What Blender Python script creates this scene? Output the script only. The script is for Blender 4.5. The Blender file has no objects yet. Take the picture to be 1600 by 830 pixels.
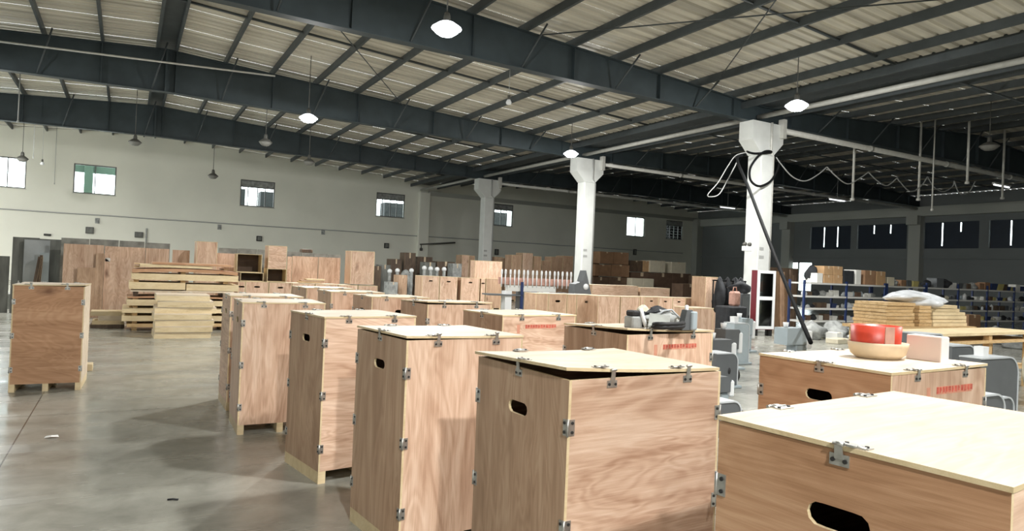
import bpy, math, random
from mathutils import Vector, Matrix
random.seed(7)
SC = bpy.context.scene
COL = SC.collection
R = math.radians

# ------------------------------------------------------------------ camera
FPX, YAW, PIT, ROL, CH = 1063.72, 0.5157, 0.0063, 0.0422, 1.55
FW = Vector((math.sin(YAW)*math.cos(PIT), math.cos(YAW)*math.cos(PIT), math.sin(PIT)))
_r0 = Vector((math.cos(YAW), -math.sin(YAW), 0)); _u0 = _r0.cross(FW)
RT = _r0*math.cos(ROL) + _u0*math.sin(ROL); UP = -_r0*math.sin(ROL) + _u0*math.cos(ROL)
cd = bpy.data.cameras.new('camera'); cam = bpy.data.objects.new('camera', cd); COL.objects.link(cam)
cd.sensor_fit = 'HORIZONTAL'; cd.sensor_width = 36; cd.lens = FPX/1600*36; cd.clip_start = .05; cd.clip_end = 300
mw = Matrix((RT, UP, -FW)).transposed().to_4x4(); mw.translation = (0, 0, CH); cam.matrix_world = mw
SC.camera = cam
# ------------------------------------------------------------------ world, exposure
LAMP_W = 590
SKY = 6.5
w = bpy.data.worlds.new('sky'); SC.world = w; w.use_nodes = True
bg = w.node_tree.nodes['Background']; bg.inputs[0].default_value = (.93, .98, 1, 1); bg.inputs[1].default_value = SKY
SC.view_settings.view_transform = 'Standard'; SC.view_settings.look = 'None'
SC.view_settings.exposure = -0.05; SC.view_settings.gamma = 1.0; SC.view_settings.use_curve_mapping = False

def ray(x, y): return FW + RT*((x-800)/FPX) + UP*((415-y)/FPX)
C0 = Vector((0, 0, CH))
def at(x, y, d): return C0 + ray(x, y)*d                       # point at camera depth d
def gz(x, y, z): q = ray(x, y); return C0 + q*((z-CH)/q.z)
def gy(x, y, Y): q = ray(x, y); return C0 + q*(Y/q.y)
def gx(x, y, X): q = ray(x, y); return C0 + q*(X/q.x)

# ------------------------------------------------------------------ mesh helpers
class MB:
    def __init__(s): s.v = []; s.f = []; s.m = []; s.s = []
    def add(s, v, f, m=0, smooth=False):
        o = len(s.v); s.v += [tuple(p) for p in v]
        for i, q in enumerate(f):
            s.f.append([o+k for k in q]); s.m.append(m[i] if isinstance(m, (list, tuple)) else m); s.s.append(smooth)
        return s
    def box(s, x0, x1, y0, y1, z0, z1, m=0):     # m may be six: -x +x -y +y -z +z
        v = [(x, y, z) for z in (z0, z1) for y in (y0, y1) for x in (x0, x1)]
        return s.add(v, [(0,4,6,2), (1,3,7,5), (0,1,5,4), (2,6,7,3), (0,2,3,1), (4,5,7,6)], m)
    def bev(s, x0, x1, y0, y1, z0, z1, b=.01, m=0):   # chamfered box
        vs = []; ix = {}
        X, Y, Z = (x0, x1), (y0, y1), (z0, z1)
        for i in (0,1):
            for j in (0,1):
                for k in (0,1):
                    sx, sy, sz = 1-2*i, 1-2*j, 1-2*k
                    for a in range(3):
                        p = [X[i]+sx*b, Y[j]+sy*b, Z[k]+sz*b]; p[a] = (X[i], Y[j], Z[k])[a]
                        ix[i,j,k,a] = len(vs); vs.append(p)
        fs = []
        def q(l): fs.append(l)
        for k, a in ((0,0),(1,0)): 
            l = [ix[k,0,0,0], ix[k,1,0,0], ix[k,1,1,0], ix[k,0,1,0]]; q(l if k else l[::-1])
            l = [ix[0,k,0,1], ix[1,k,0,1], ix[1,k,1,1], ix[0,k,1,1]]; q(l[::-1] if k else l)
            l = [ix[0,0,k,2], ix[1,0,k,2], ix[1,1,k,2], ix[0,1,k,2]]; q(l if k else l[::-1])
        for i in (0,1):
            for j in (0,1):
                q([ix[i,j,0,0], ix[i,j,0,1], ix[i,j,1,1], ix[i,j,1,0]])
                q([ix[i,0,j,0], ix[i,0,j,2], ix[i,1,j,2], ix[i,1,j,0]])
                q([ix[0,i,j,1], ix[0,i,j,2], ix[1,i,j,2], ix[1,i,j,1]])
                for k in (0,1): q([ix[i,j,k,0], ix[i,j,k,1], ix[i,j,k,2]])
        return s.add(vs, fs, m)
    def tube(s, pts, r, n=8, m=0, cap=True):
        pts = [Vector(p) for p in pts]; v = []; f = []; prev = None
        for i, p in enumerate(pts):
            t = (pts[min(i+1, len(pts)-1)] - pts[max(i-1, 0)]).normalized()
            if prev is None:
                a = t.cross(Vector((0,0,1)))
                if a.length < 1e-3: a = t.cross(Vector((1,0,0)))
            else: a = prev - t*prev.dot(t)
            a.normalize(); prev = a; b = t.cross(a)
            rr = r[i] if isinstance(r, (list, tuple)) else r
            v += [p + (a*math.cos(2*math.pi*k/n) + b*math.sin(2*math.pi*k/n))*rr for k in range(n)]
        for i in range(len(pts)-1):
            f += [(i*n+k, i*n+(k+1)%n, (i+1)*n+(k+1)%n, (i+1)*n+k) for k in range(n)]
        s.add(v, f, m, True)
        if cap:
            o = len(s.v) - len(v)
            s.f.append([o+k for k in range(n)][::-1]); s.m.append(m); s.s.append(False)
            s.f.append([o+(len(pts)-1)*n+k for k in range(n)]); s.m.append(m); s.s.append(False)
        return s
    def lathe(s, prof, n=16, m=0, c=(0,0,0), sx=1, sy=1, smooth=True):
        v = []; f = []
        for r, z in prof: v += [(c[0]+r*sx*math.cos(2*math.pi*k/n), c[1]+r*sy*math.sin(2*math.pi*k/n), c[2]+z) for k in range(n)]
        for i in range(len(prof)-1):
            f += [(i*n+k, i*n+(k+1)%n, (i+1)*n+(k+1)%n, (i+1)*n+k) for k in range(n)]
        return s.add(v, f, m, smooth)
    def prism(s, poly, y0, y1, m=0, ms=None):     # poly in (x,z), extruded along y
        n = len(poly); v = [(x, y0, z) for x, z in poly] + [(x, y1, z) for x, z in poly]
        s.add(v, [list(range(n)), list(range(2*n-1, n-1, -1))], m)
        o = len(s.v) - 2*n
        for k in range(n):
            s.f.append([o+k, o+n+k, o+n+(k+1)%n, o+(k+1)%n]); s.m.append(m if ms is None else ms); s.s.append(False)
        return s
    def lump(s, c, sx, sy, sz, m=0, seed=0, n=14, rough=.25):
        rnd = random.Random(seed); ph = [rnd.uniform(0, 6.28) for _ in range(8)]
        v = []; f = []; k = 9
        for i in range(k+1):
            t = math.pi*i/k
            for j in range(n):
                a = 2*math.pi*j/n
                d = 1 + rough*(math.sin(3*a+ph[0]+2*t)*.5 + math.sin(5*a+ph[1]-3*t)*.35 + math.sin(4*t+ph[2]+a)*.5)*math.sin(t)
                z = math.cos(t)*(1+rough*.4*math.sin(2*a+ph[3]))
                v.append((c[0]+sx*d*math.sin(t)*math.cos(a), c[1]+sy*d*math.sin(t)*math.sin(a), c[2]+max(sz*z, -sz*.72)))
        for i in range(k): f += [(i*n+j, (i+1)*n+j, (i+1)*n+(j+1)%n, i*n+(j+1)%n) for j in range(n)]
        return s.add(v, f, m, True)
    def me(s, name, *mats):
        d = bpy.data.meshes.new(name); d.from_pydata(s.v, [], s.f)
        for a in mats: d.materials.append(M[a])
        d.polygons.foreach_set('material_index', s.m); d.polygons.foreach_set('use_smooth', s.s); d.update(); return d
def O(name, me, parent=None, loc=(0,0,0), rot=(0,0,0)):
    o = bpy.data.objects.new(name, me); COL.objects.link(o); o.location = loc; o.rotation_euler = rot
    if parent: o.parent = parent
    return o
def tag(o, label, cat=None, group=None):
    o['label'] = label
    if cat: o['category'] = cat
    if group: o['group'] = group
    return o
def T(name, label, cat, loc=(0,0,0), rz=0, group=None):
    return tag(O(name, None, None, loc, (0,0,rz)), label, cat, group)
def ST(name, me=None, parent=None, loc=(0,0,0), label=None):
    o = O(name, me, parent, loc)
    if not parent: o['kind'] = 'structure'
    if label: o['label'] = label
    return o
ORD = ['topmost', 'second', 'third', 'fourth', 'fifth', 'sixth', 'seventh', 'eighth', 'ninth', 'tenth', 'eleventh', 'twelfth', 'thirteenth', 'fourteenth', 'fifteenth', 'sixteenth', 'seventeenth', 'eighteenth']
ORF = ['first'] + ORD[1:]

# ------------------------------------------------------------------ materials
M = {}
def mat(name, col, rough=.6, metal=0, var=.0, scale=4, bump=0, emit=None, spec=.5, stretch=(1,1,1)):
    m = bpy.data.materials.new(name); m.use_nodes = True; nt = m.node_tree; b = nt.nodes['Principled BSDF']
    b.inputs['Roughness'].default_value = rough; b.inputs['Metallic'].default_value = metal
    b.inputs['Base Color'].default_value = (*col, 1); b.inputs['Specular IOR Level'].default_value = spec
    tc = nt.nodes.new('ShaderNodeTexCoord'); mp = nt.nodes.new('ShaderNodeMapping'); mp.inputs['Scale'].default_value = stretch
    oi = nt.nodes.new('ShaderNodeObjectInfo'); ad = nt.nodes.new('ShaderNodeVectorMath'); ad.operation = 'MULTIPLY_ADD'
    ad.inputs[1].default_value = (31, 17, 23)
    cb = nt.nodes.new('ShaderNodeCombineXYZ')
    for i in range(3): nt.links.new(oi.outputs['Random'], cb.inputs[i])
    nt.links.new(cb.outputs[0], ad.inputs[0]); nt.links.new(tc.outputs['Object'], ad.inputs[2])
    nt.links.new(ad.outputs[0], mp.inputs[0])
    nz = nt.nodes.new('ShaderNodeTexNoise'); nz.inputs['Scale'].default_value = scale; nz.inputs['Detail'].default_value = 5
    nt.links.new(mp.outputs[0], nz.inputs['Vector'])
    if var:
        mx = nt.nodes.new('ShaderNodeMix'); mx.data_type = 'RGBA'
        mx.inputs[6].default_value = (*[c*(1-var) for c in col], 1); mx.inputs[7].default_value = (*[min(1, c*(1+var)) for c in col], 1)
        rp = nt.nodes.new('ShaderNodeMapRange'); rp.inputs[1].default_value = .3; rp.inputs[2].default_value = .7
        nt.links.new(nz.outputs[0], rp.inputs[0]); nt.links.new(rp.outputs[0], mx.inputs[0]); nt.links.new(mx.outputs[2], b.inputs['Base Color'])
    if bump:
        bp = nt.nodes.new('ShaderNodeBump'); bp.inputs['Strength'].default_value = bump; bp.inputs['Distance'].default_value = .02
        nt.links.new(nz.outputs[0], bp.inputs['Height']); nt.links.new(bp.outputs[0], b.inputs['Normal'])
    if emit:
        b.inputs['Emission Color'].default_value = (*emit[0], 1); b.inputs['Emission Strength'].default_value = emit[1]
    M[name] = m; return m
def ply(name, dark, mid, light, stretch, knots=True, rough=.5, contrast=1.0):
    m = bpy.data.materials.new(name); m.use_nodes = True; nt = m.node_tree; N = nt.nodes; L = nt.links; b = N['Principled BSDF']
    b.inputs['Roughness'].default_value = rough; b.inputs['Specular IOR Level'].default_value = .35
    tc = N.new('ShaderNodeTexCoord'); oi = N.new('ShaderNodeObjectInfo')
    cb = N.new('ShaderNodeCombineXYZ')
    for i in range(3): L.new(oi.outputs['Random'], cb.inputs[i])
    ad = N.new('ShaderNodeVectorMath'); ad.operation = 'MULTIPLY_ADD'; ad.inputs[1].default_value = (37, 19, 29)
    L.new(cb.outputs[0], ad.inputs[0]); L.new(tc.outputs['Object'], ad.inputs[2])
    def noise(st, scale, detail=6, dist=0, rough=.55):
        mp = N.new('ShaderNodeMapping'); mp.inputs['Scale'].default_value = st; L.new(ad.outputs[0], mp.inputs[0])
        n = N.new('ShaderNodeTexNoise'); n.inputs['Scale'].default_value = scale; n.inputs['Detail'].default_value = detail
        n.inputs['Distortion'].default_value = dist; n.inputs['Roughness'].default_value = rough; L.new(mp.outputs[0], n.inputs[0]); return n, mp
    n1, _ = noise(stretch, 1.5, 6, 1.6)
    nw, _ = noise(tuple(s**.75 for s in stretch), .9, 2, 2.2)
    wm = N.new('ShaderNodeMath'); wm.operation = 'MULTIPLY'; wm.inputs[1].default_value = 62; L.new(nw.outputs[0], wm.inputs[0])
    ws = N.new('ShaderNodeMath'); ws.operation = 'SINE'; L.new(wm.outputs[0], ws.inputs[0])
    wf = N.new('ShaderNodeMath'); wf.operation = 'MULTIPLY'; wf.inputs[1].default_value = .045*contrast; L.new(ws.outputs[0], wf.inputs[0])
    n2, _ = noise(tuple(s*s*.9 for s in stretch), 9, 4, .2, .7)
    n3, _ = noise((1, 1, 1), 1.3, 2)
    rp = N.new('ShaderNodeValToRGB'); e = rp.color_ramp.elements
    e[0].position = .5-.22/contrast; e[0].color = (*dark, 1); e[1].position = .5+.2/contrast; e[1].color = (*light, 1)
    k = e.new(.5); k.color = (*mid, 1)
    mixf = N.new('ShaderNodeMath'); mixf.operation = 'MULTIPLY_ADD'; mixf.inputs[1].default_value = .35
    sub = N.new('ShaderNodeMath'); sub.operation = 'MULTIPLY_ADD'; sub.inputs[1].default_value = .65
    L.new(n2.outputs[0], mixf.inputs[0]); L.new(n1.outputs[0], sub.inputs[0]); L.new(wf.outputs[0], sub.inputs[2])
    L.new(sub.outputs[0], mixf.inputs[2]); L.new(mixf.outputs[0], rp.inputs[0])
    hs = N.new('ShaderNodeHueSaturation')
    va = N.new('ShaderNodeMath'); va.operation = 'MULTIPLY_ADD'; va.inputs[1].default_value = .16; va.inputs[2].default_value = .92
    L.new(oi.outputs['Random'], va.inputs[0])
    vb = N.new('ShaderNodeMath'); vb.operation = 'MULTIPLY_ADD'; vb.inputs[1].default_value = .45; L.new(n3.outputs[0], vb.inputs[0])
    vc = N.new('ShaderNodeMath'); vc.operation = 'SUBTRACT'; vc.inputs[1].default_value = .225; L.new(va.outputs[0], vc.inputs[0]); L.new(vc.outputs[0], vb.inputs[2])
    L.new(vb.outputs[0], hs.inputs['Value']); L.new(rp.outputs[0], hs.inputs['Color'])
    out = hs.outputs[0]
    if knots:
        mp = N.new('ShaderNodeMapping'); st = [1 if s > 2 else .45 for s in stretch]; mp.inputs['Scale'].default_value = st; L.new(ad.outputs[0], mp.inputs[0])
        wn = N.new('ShaderNodeTexNoise'); wn.inputs['Scale'].default_value = 7; L.new(ad.outputs[0], wn.inputs[0])
        wa = N.new('ShaderNodeVectorMath'); wa.operation = 'MULTIPLY_ADD'; wa.inputs[1].default_value = (.06, .06, .06)
        L.new(wn.outputs['Color'], wa.inputs[0]); L.new(mp.outputs[0], wa.inputs[2])
        vo = N.new('ShaderNodeTexVoronoi'); vo.inputs['Scale'].default_value = 2.1; L.new(wa.outputs[0], vo.inputs['Vector'])
        mr = N.new('ShaderNodeMapRange'); mr.inputs[1].default_value = .02; mr.inputs[2].default_value = .13; mr.inputs[3].default_value = .8; mr.inputs[4].default_value = 0
        L.new(vo.outputs['Distance'], mr.inputs[0])
        kx = N.new('ShaderNodeMix'); kx.data_type = 'RGBA'; kx.inputs[7].default_value = (dark[0]*.42, dark[1]*.33, dark[2]*.3, 1)
        L.new(mr.outputs[0], kx.inputs[0]); L.new(out, kx.inputs[6]); out = kx.outputs[2]
    L.new(out, b.inputs['Base Color'])
    bp = N.new('ShaderNodeBump'); bp.inputs['Strength'].default_value = .12; bp.inputs['Distance'].default_value = .004
    L.new(n2.outputs[0], bp.inputs['Height']); L.new(bp.outputs[0], b.inputs['Normal'])
    M[name] = m
PD, PM, PL = (.36, .185, .095), (.52, .30, .175), (.66, .42, .27)
PD, PM, PL = (.41, .245, .16), (.60, .41, .295), (.75, .57, .44)
ply('ply_upright', PD, PM, PL, (4.2, 4.2, .6), contrast=1.08)
ply('ply_level', PD, PM, PL, (.65, .65, 4.2), contrast=1.12)
ply('ply_brown_and_shade', (.32, .195, .12), (.47, .31, .205), (.59, .42, .295), (4.5, 4.5, .55))  # brown boards, and shade put into the colour of crate sides
ply('ply_brown_and_shade_level', (.31, .16, .08), (.46, .26, .145), (.58, .36, .22), (.6, .6, 4.5))  # level-grain twin, with side shade of the near crates in its colour
ply('ply_top', (.50, .395, .285), (.62, .52, .395), (.70, .61, .485), (.7, 4, 4), knots=False, rough=.55, contrast=1.0)
ply('pine', (.52, .40, .22), (.68, .55, .34), (.76, .65, .44), (1.2, 5, 5), knots=False, contrast=.8)
ply('timber', (.40, .25, .11), (.58, .40, .20), (.70, .52, .30), (1.2, 5, 5), knots=False)
ply('dark_wood', (.06, .04, .03), (.11, .075, .05), (.17, .12, .08), (4, 4, .6), knots=False)
ply('plank_brown', (.13, .075, .04), (.21, .13, .075), (.30, .20, .12), (5, 5, .5), knots=False)
mat('galvanised', (.50, .50, .48), .38, .85, .2, 30)
mat('screw_dark', (.05, .05, .05), .5, .6)
mat('stencil_red', (.55, .10, .07), .7, var=.25, scale=40)
mat('stencil_wash', (.58, .27, .18), .7, var=.1, scale=30)
mat('steel_blue_grey', (.040, .054, .060), .5, .0, .15, 2, spec=.3)
mat('purlin_grey', (.065, .076, .080), .5, .0, .15, 3, spec=.3)
mat('roof_sheet', (.58, .55, .47), .5, 0, .28, 1.6, stretch=(.12, 3, 1))
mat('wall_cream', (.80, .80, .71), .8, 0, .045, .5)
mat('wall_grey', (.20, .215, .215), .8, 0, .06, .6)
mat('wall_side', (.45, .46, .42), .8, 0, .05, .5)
mat('column_white', (.66, .68, .66), .6, 0, .05, 3)
mat('tube_grey', (.38, .38, .35), .5, 0, .1, 8)
mat('pipe_white', (.6, .6, .56), .45, .1, .08, 8)
mat('cable_grey', (.38, .39, .38), .5)
mat('cable_black', (.006, .0065, .007), .8, spec=.15)
mat('window_frame', (.10, .10, .095), .4, .4)
mat('sill', (.58, .58, .52), .7)
mat('blind_navy', (.012, .022, .040), .55, 0, .1, 2)
mat('shade_grey', (.10, .10, .09), .5, .2)
mat('shade_white', (.72, .72, .70), .4)
def glow_lens():
    m = bpy.data.materials.new('lens_glow'); m.use_nodes = True; nt = m.node_tree; N = nt.nodes; N.remove(N['Principled BSDF'])
    t = N.new('ShaderNodeBsdfTransparent'); e = N.new('ShaderNodeEmission'); e.inputs[0].default_value = (.93, .97, 1, 1); e.inputs[1].default_value = 150
    mx = N.new('ShaderNodeMixShader'); mx.inputs[0].default_value = .15
    nt.links.new(t.outputs[0], mx.inputs[1]); nt.links.new(e.outputs[0], mx.inputs[2]); nt.links.new(mx.outputs[0], N['Material Output'].inputs[0]); M['lens_glow'] = m
glow_lens()
mat('tube_glow', (.9, .9, .9), .3, emit=((.93, .97, 1), 1.6))
mat('shade_glow', (.8, .8, .8), .4, emit=((.93, .97, 1), 4))
mat('lens_off', (.20, .20, .185), .4)
mat('grey_panel', (.115, .125, .132), .45, .1, .06, 5)
mat('grey_light', (.34, .40, .43), .45, 0, .05, 5)
mat('band_grey', (.50, .53, .55), .45)
mat('shell_white', (.75, .77, .78), .4)
mat('rubber_black', (.015, .015, .016), .6)
mat('cloth_black', (.02, .022, .026), .8, 0, .4, 9, .4)
mat('cloth_cream', (.60, .57, .45), .85, 0, .1, 6, .3)
mat('cloth_grey', (.30, .31, .30), .7, 0, .35, 7, .4)
mat('plastic_film', (.66, .69, .72), .25, 0, .15, 6, .6)
mat('rack_blue', (.02, .04, .13), .4, .2)
mat('shelf_white', (.66, .66, .63), .4)
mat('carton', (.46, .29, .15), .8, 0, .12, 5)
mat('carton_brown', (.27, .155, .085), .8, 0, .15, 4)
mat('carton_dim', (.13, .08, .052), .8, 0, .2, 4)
mat('carton_pale', (.62, .57, .44), .8, 0, .06, 4)
mat('box_white', (.72, .72, .68), .6)
mat('box_pink', (.62, .50, .44), .6)
mat('red_paint', (.50, .05, .025), .4, 0, .15, 12)
mat('tan_tub', (.60, .48, .33), .6, 0, .12, 12)
mat('maroon', (.17, .015, .028), .4)
mat('board_grey', (.16, .165, .15), .7, 0, .35, 2, stretch=(3, 3, .7))
mat('board_pale', (.36, .385, .40), .6, 0, .2, 2)
mat('foam_grey', (.25, .26, .24), .8, 0, .3, 6)
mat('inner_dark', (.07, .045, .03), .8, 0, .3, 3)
mat('paper_white', (.8, .8, .78), .7)
mat('outdoor_green', (.05, .085, .065), .8)
mat('outdoor_dark', (.012, .014, .016), .8)
mat('outdoor_pale', (.6, .62, .6), .7)
mat('yellowish', (.50, .44, .17), .7)
mat('pinkish', (.52, .30, .24), .7, 0, .2, 10)
def glass():
    m = bpy.data.materials.new('glass'); m.use_nodes = True; nt = m.node_tree; N = nt.nodes; N.remove(N['Principled BSDF'])
    t = N.new('ShaderNodeBsdfTransparent'); t.inputs[0].default_value = (.93, .97, .96, 1)
    g = N.new('ShaderNodeBsdfGlossy'); g.inputs['Roughness'].default_value = .03
    fr = N.new('ShaderNodeFresnel'); fr.inputs[0].default_value = 1.5
    mx = N.new('ShaderNodeMixShader'); nt.links.new(fr.outputs[0], mx.inputs[0]); nt.links.new(t.outputs[0], mx.inputs[1]); nt.links.new(g.outputs[0], mx.inputs[2])
    nt.links.new(mx.outputs[0], N['Material Output'].inputs[0]); M['glass'] = m
glass()
def floor_mat():
    m = bpy.data.materials.new('concrete_floor'); m.use_nodes = True; nt = m.node_tree; N = nt.nodes; L = nt.links; b = N['Principled BSDF']
    tc = N.new('ShaderNodeTexCoord')
    def nz(scale, det, st=(1,1,1), dist=0):
        mp = N.new('ShaderNodeMapping'); mp.inputs['Scale'].default_value = st; L.new(tc.outputs['Object'], mp.inputs[0])
        n = N.new('ShaderNodeTexNoise'); n.inputs['Scale'].default_value = scale; n.inputs['Detail'].default_value = det; n.inputs['Distortion'].default_value = dist
        n.inputs['Roughness'].default_value = .62; L.new(mp.outputs[0], n.inputs[0]); return n
    a = nz(.55, 8, (1, 1.6, 1), .6); c = nz(3.2, 8, (1, 1, 1), .5); d = nz(1.1, 5, (.4, 2.2, 1))
    rp = N.new('ShaderNodeValToRGB'); e = rp.color_ramp.elements
    e[0].position = .3; e[0].color = (.17, .165, .14, 1); e[1].position = .70; e[1].color = (.43, .43, .375, 1)
    ma = N.new('ShaderNodeMath'); ma.operation = 'MULTIPLY_ADD'; ma.inputs[1].default_value = .5
    mb = N.new('ShaderNodeMath'); mb.operation = 'MULTIPLY'; mb.inputs[1].default_value = .5
    L.new(c.outputs[0], mb.inputs[0]); L.new(a.outputs[0], ma.inputs[0]); L.new(mb.outputs[0], ma.inputs[2]); L.new(ma.outputs[0], rp.inputs[0])
    # saw-cut joints
    br = N.new('ShaderNodeTexBrick'); br.offset = 0; br.inputs['Scale'].default_value = 1; br.inputs['Mortar Size'].default_value = .006; br.inputs['Mortar Smooth'].default_value = .3
    br.inputs['Brick Width'].default_value = 4.5; br.inputs['Row Height'].default_value = 4.5
    mp = N.new('ShaderNodeMapping'); mp.inputs['Location'].default_value = (.72, 1.3, 0); L.new(tc.outputs['Object'], mp.inputs[0]); L.new(mp.outputs[0], br.inputs[0])
    mx = N.new('ShaderNodeMix'); mx.data_type = 'RGBA'; mx.inputs[7].default_value = (.07, .068, .06, 1)
    L.new(br.outputs['Fac'], mx.inputs[0]); L.new(rp.outputs[0], mx.inputs[6]); L.new(mx.outputs[2], b.inputs['Base Color'])
    rr = N.new('ShaderNodeMapRange'); rr.inputs[1].default_value = .3; rr.inputs[2].default_value = .7; rr.inputs[3].default_value = .12; rr.inputs[4].default_value = .36
    L.new(d.outputs[0], rr.inputs[0]); L.new(rr.outputs[0], b.inputs['Roughness'])
    bp = N.new('ShaderNodeBump'); bp.inputs['Strength'].default_value = .10; bp.inputs['Distance'].default_value = .02
    L.new(d.outputs[0], bp.inputs['Height']); L.new(bp.outputs[0], b.inputs['Normal']); M['floor'] = m
floor_mat()

# ------------------------------------------------------------------ the hall
YR = [-3.69, 5.31, 14.31, 23.31, 32.31]; YB = 41.31; YF = -12.5
XL, XC, XR = -14.94, 16.62, 40.85
RX, RX2 = .84, (XC+XR)/2
def roof_top(x):
    if x <= XC: return 7.80 - .064*abs(x-RX)
    return 6.79 + .064*(XR-XC)/2 - .064*abs(x-RX2)
ST('floor', MB().box(XL-.3, XR+.3, YF-.3, YB+.3, -.2, 0).me('floor', 'floor'))

def wall_with_holes(name, x0, x1, z0, ztop, holes, thick, matn, y):
    # wall in the XZ plane facing -Y, openings as real holes; top follows ztop(x)
    xs = sorted({x0, x1, *[h[0] for h in holes], *[h[1] for h in holes], *[v for v in (RX, XC, RX2) if x0 < v < x1]})
    mb = MB()
    for a, b in zip(xs, xs[1:]):
        hs = sorted([h for h in holes if h[0] <= a+1e-6 and h[1] >= b-1e-6], key=lambda h: h[2]); z = z0
        for h in hs: mb.box(a, b, y, y+thick, z, h[2]); z = h[3]
        v = [(a,y,z),(b,y,z),(b,y,ztop(b)),(a,y,ztop(a)),(a,y+thick,z),(b,y+thick,z),(b,y+thick,ztop(b)),(a,y+thick,ztop(a))]
        mb.add(v, [(0,1,2,3),(5,4,7,6),(4,0,3,7),(1,5,6,2),(3,2,6,7),(4,5,1,0)])
    return mb.me(name, matn)
WZ0, WZ1, HW = 4.545, 6.05, .94
WX = [-1.553 + 7.985*k for k in range(4)]
w1r = gy(41, 270, YB).x
w6 = (gy(979.5, 354, YB).x, gy(1008, 354, YB).x); w7 = (gy(1041, 357, YB).x, gy(1067, 357, YB).x)
wins = [(w1r-2.6, w1r)] + [(x-HW, x+HW) for x in WX] + [w6, w7]
holes = [(a, b, WZ0, WZ1) for a, b in wins]
ST('wall_back', wall_with_holes('wall_back', XL-.3, XR+.3, 0, lambda x: roof_top(x)+.17, holes, .3, 'wall_cream', YB))
LW = [(19.5, 24.5), (26.0, 31.0), (33.5, 39.5)]  # unseen windows added so daylight brightens the back wall from the left
mb = MB(); yy = YF
for a, b in LW: mb.box(XL-.3, XL, yy, a, 0, 6.9).box(XL-.3, XL, a, b, 0, 1.2).box(XL-.3, XL, a, b, 4.6, 6.9); yy = b
mb.box(XL-.3, XL, yy, YB, 0, 6.9); ST('wall_left', mb.me('wall_left', 'wall_cream'))
for i, (a, b) in enumerate(LW):
    w_ = ST('window_%d' % (14+i), None, None, (XL-.2, (a+b)/2, 1.2)); hw = (b-a)/2
    mb = MB()
    for y0, y1, z0, z1 in ((-hw, hw, 0, .06), (-hw, hw, 3.34, 3.4), (-hw, -hw+.06, .06, 3.34), (hw-.06, hw, .06, 3.34)): mb.box(0, .08, y0, y1, z0, z1)
    O('frame', mb.me('frame', 'window_frame'), w_)
    for k in range(4):
        if k: O('mullion', MB().box(.01, .07, -hw+k*hw/2-.025, -hw+k*hw/2+.025, .06, 3.34).me('mullion', 'window_frame'), w_)
        O('pane', MB().box(.035, .045, -hw+k*hw/2, -hw+(k+1)*hw/2, .06, 3.34).me('pane', 'glass'), w_)
ST('wall_front', wall_with_holes('wall_front', XL-.3, XR+.3, 0, lambda x: roof_top(x)+.17, [], .3, 'wall_side', YF-.3))
def window(n, a, b, style):
    w = ST('window_%d' % n, None, None, ((a+b)/2, YB, WZ0), None)
    hw = (b-a)/2; h = WZ1-WZ0; t = .055
    mb = MB(); 
    for x0, x1, z0, z1 in ((-hw, hw, 0, t), (-hw, hw, h-t, h), (-hw, -hw+t, t, h-t), (hw-t, hw, t, h-t)): mb.box(x0, x1, .05, .13, z0, z1)
    O('frame', mb.me('frame', 'window_frame'), w)
    zt = h-t if style in (0, 1) else h*.72
    if style >= 2: O('transom', MB().box(-hw+t, hw-t, .05, .13, zt, zt+.05).me('transom', 'window_frame'), w); O('pane', MB().box(-hw+t, hw-t, .085, .095, zt+.05, h-t).me('pane', 'glass'), w); O('blind', MB().box(-hw+t, hw-t, .06, .075, zt+.05, h-t).me('blind', 'cloth_grey'), w)
    cuts = {0: [0], 1: [.1, .42], 2: [-.55, 0, .45], 3: [-.5, 0, .5]}[style]
    xs = [-hw+t] + [c*hw for c in cuts] + [hw-t]
    for c in cuts: O('mullion', MB().box(c*hw-.022, c*hw+.022, .06, .12, t, zt).me('mullion', 'window_frame'), w)
    for i, (p, q) in enumerate(zip(xs, xs[1:])): O('pane', MB().box(p, q, .085, .095, t, zt).me('pane', 'glass'), w)
    if style == 3:
        for k in range(4): O('glazing_bar', MB().box(-hw+t, hw-t, .07, .11, .2+.22*k, .225+.22*k).me('glazing_bar', 'window_frame'), w)
    O('sill', MB().box(-hw-.03, hw+.03, -.05, .3, -.04, 0).me('sill', 'sill'), w)
for i, (a, b) in enumerate(wins): window(i+1, a, b, [1, 0, 2, 2, 2, 0, 3][i])
# ring beam ledge and conduit on the back wall
ST('trim_1', MB().box(XC+.3, XR, YB-.10, YB, 6.15, 6.42).me('trim_1', 'wall_side'))
zc = 3.474
mb = MB(); mb.tube([(XL+.2+i*2.0, YB-.04, zc+random.uniform(-.012, .012)) for i in range(28)], .032, 6)
tag(O('wall_conduit', mb.me('wall_conduit', 'cable_grey')), 'long thin grey conduit running along the back wall below the windows', 'conduit')

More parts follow.
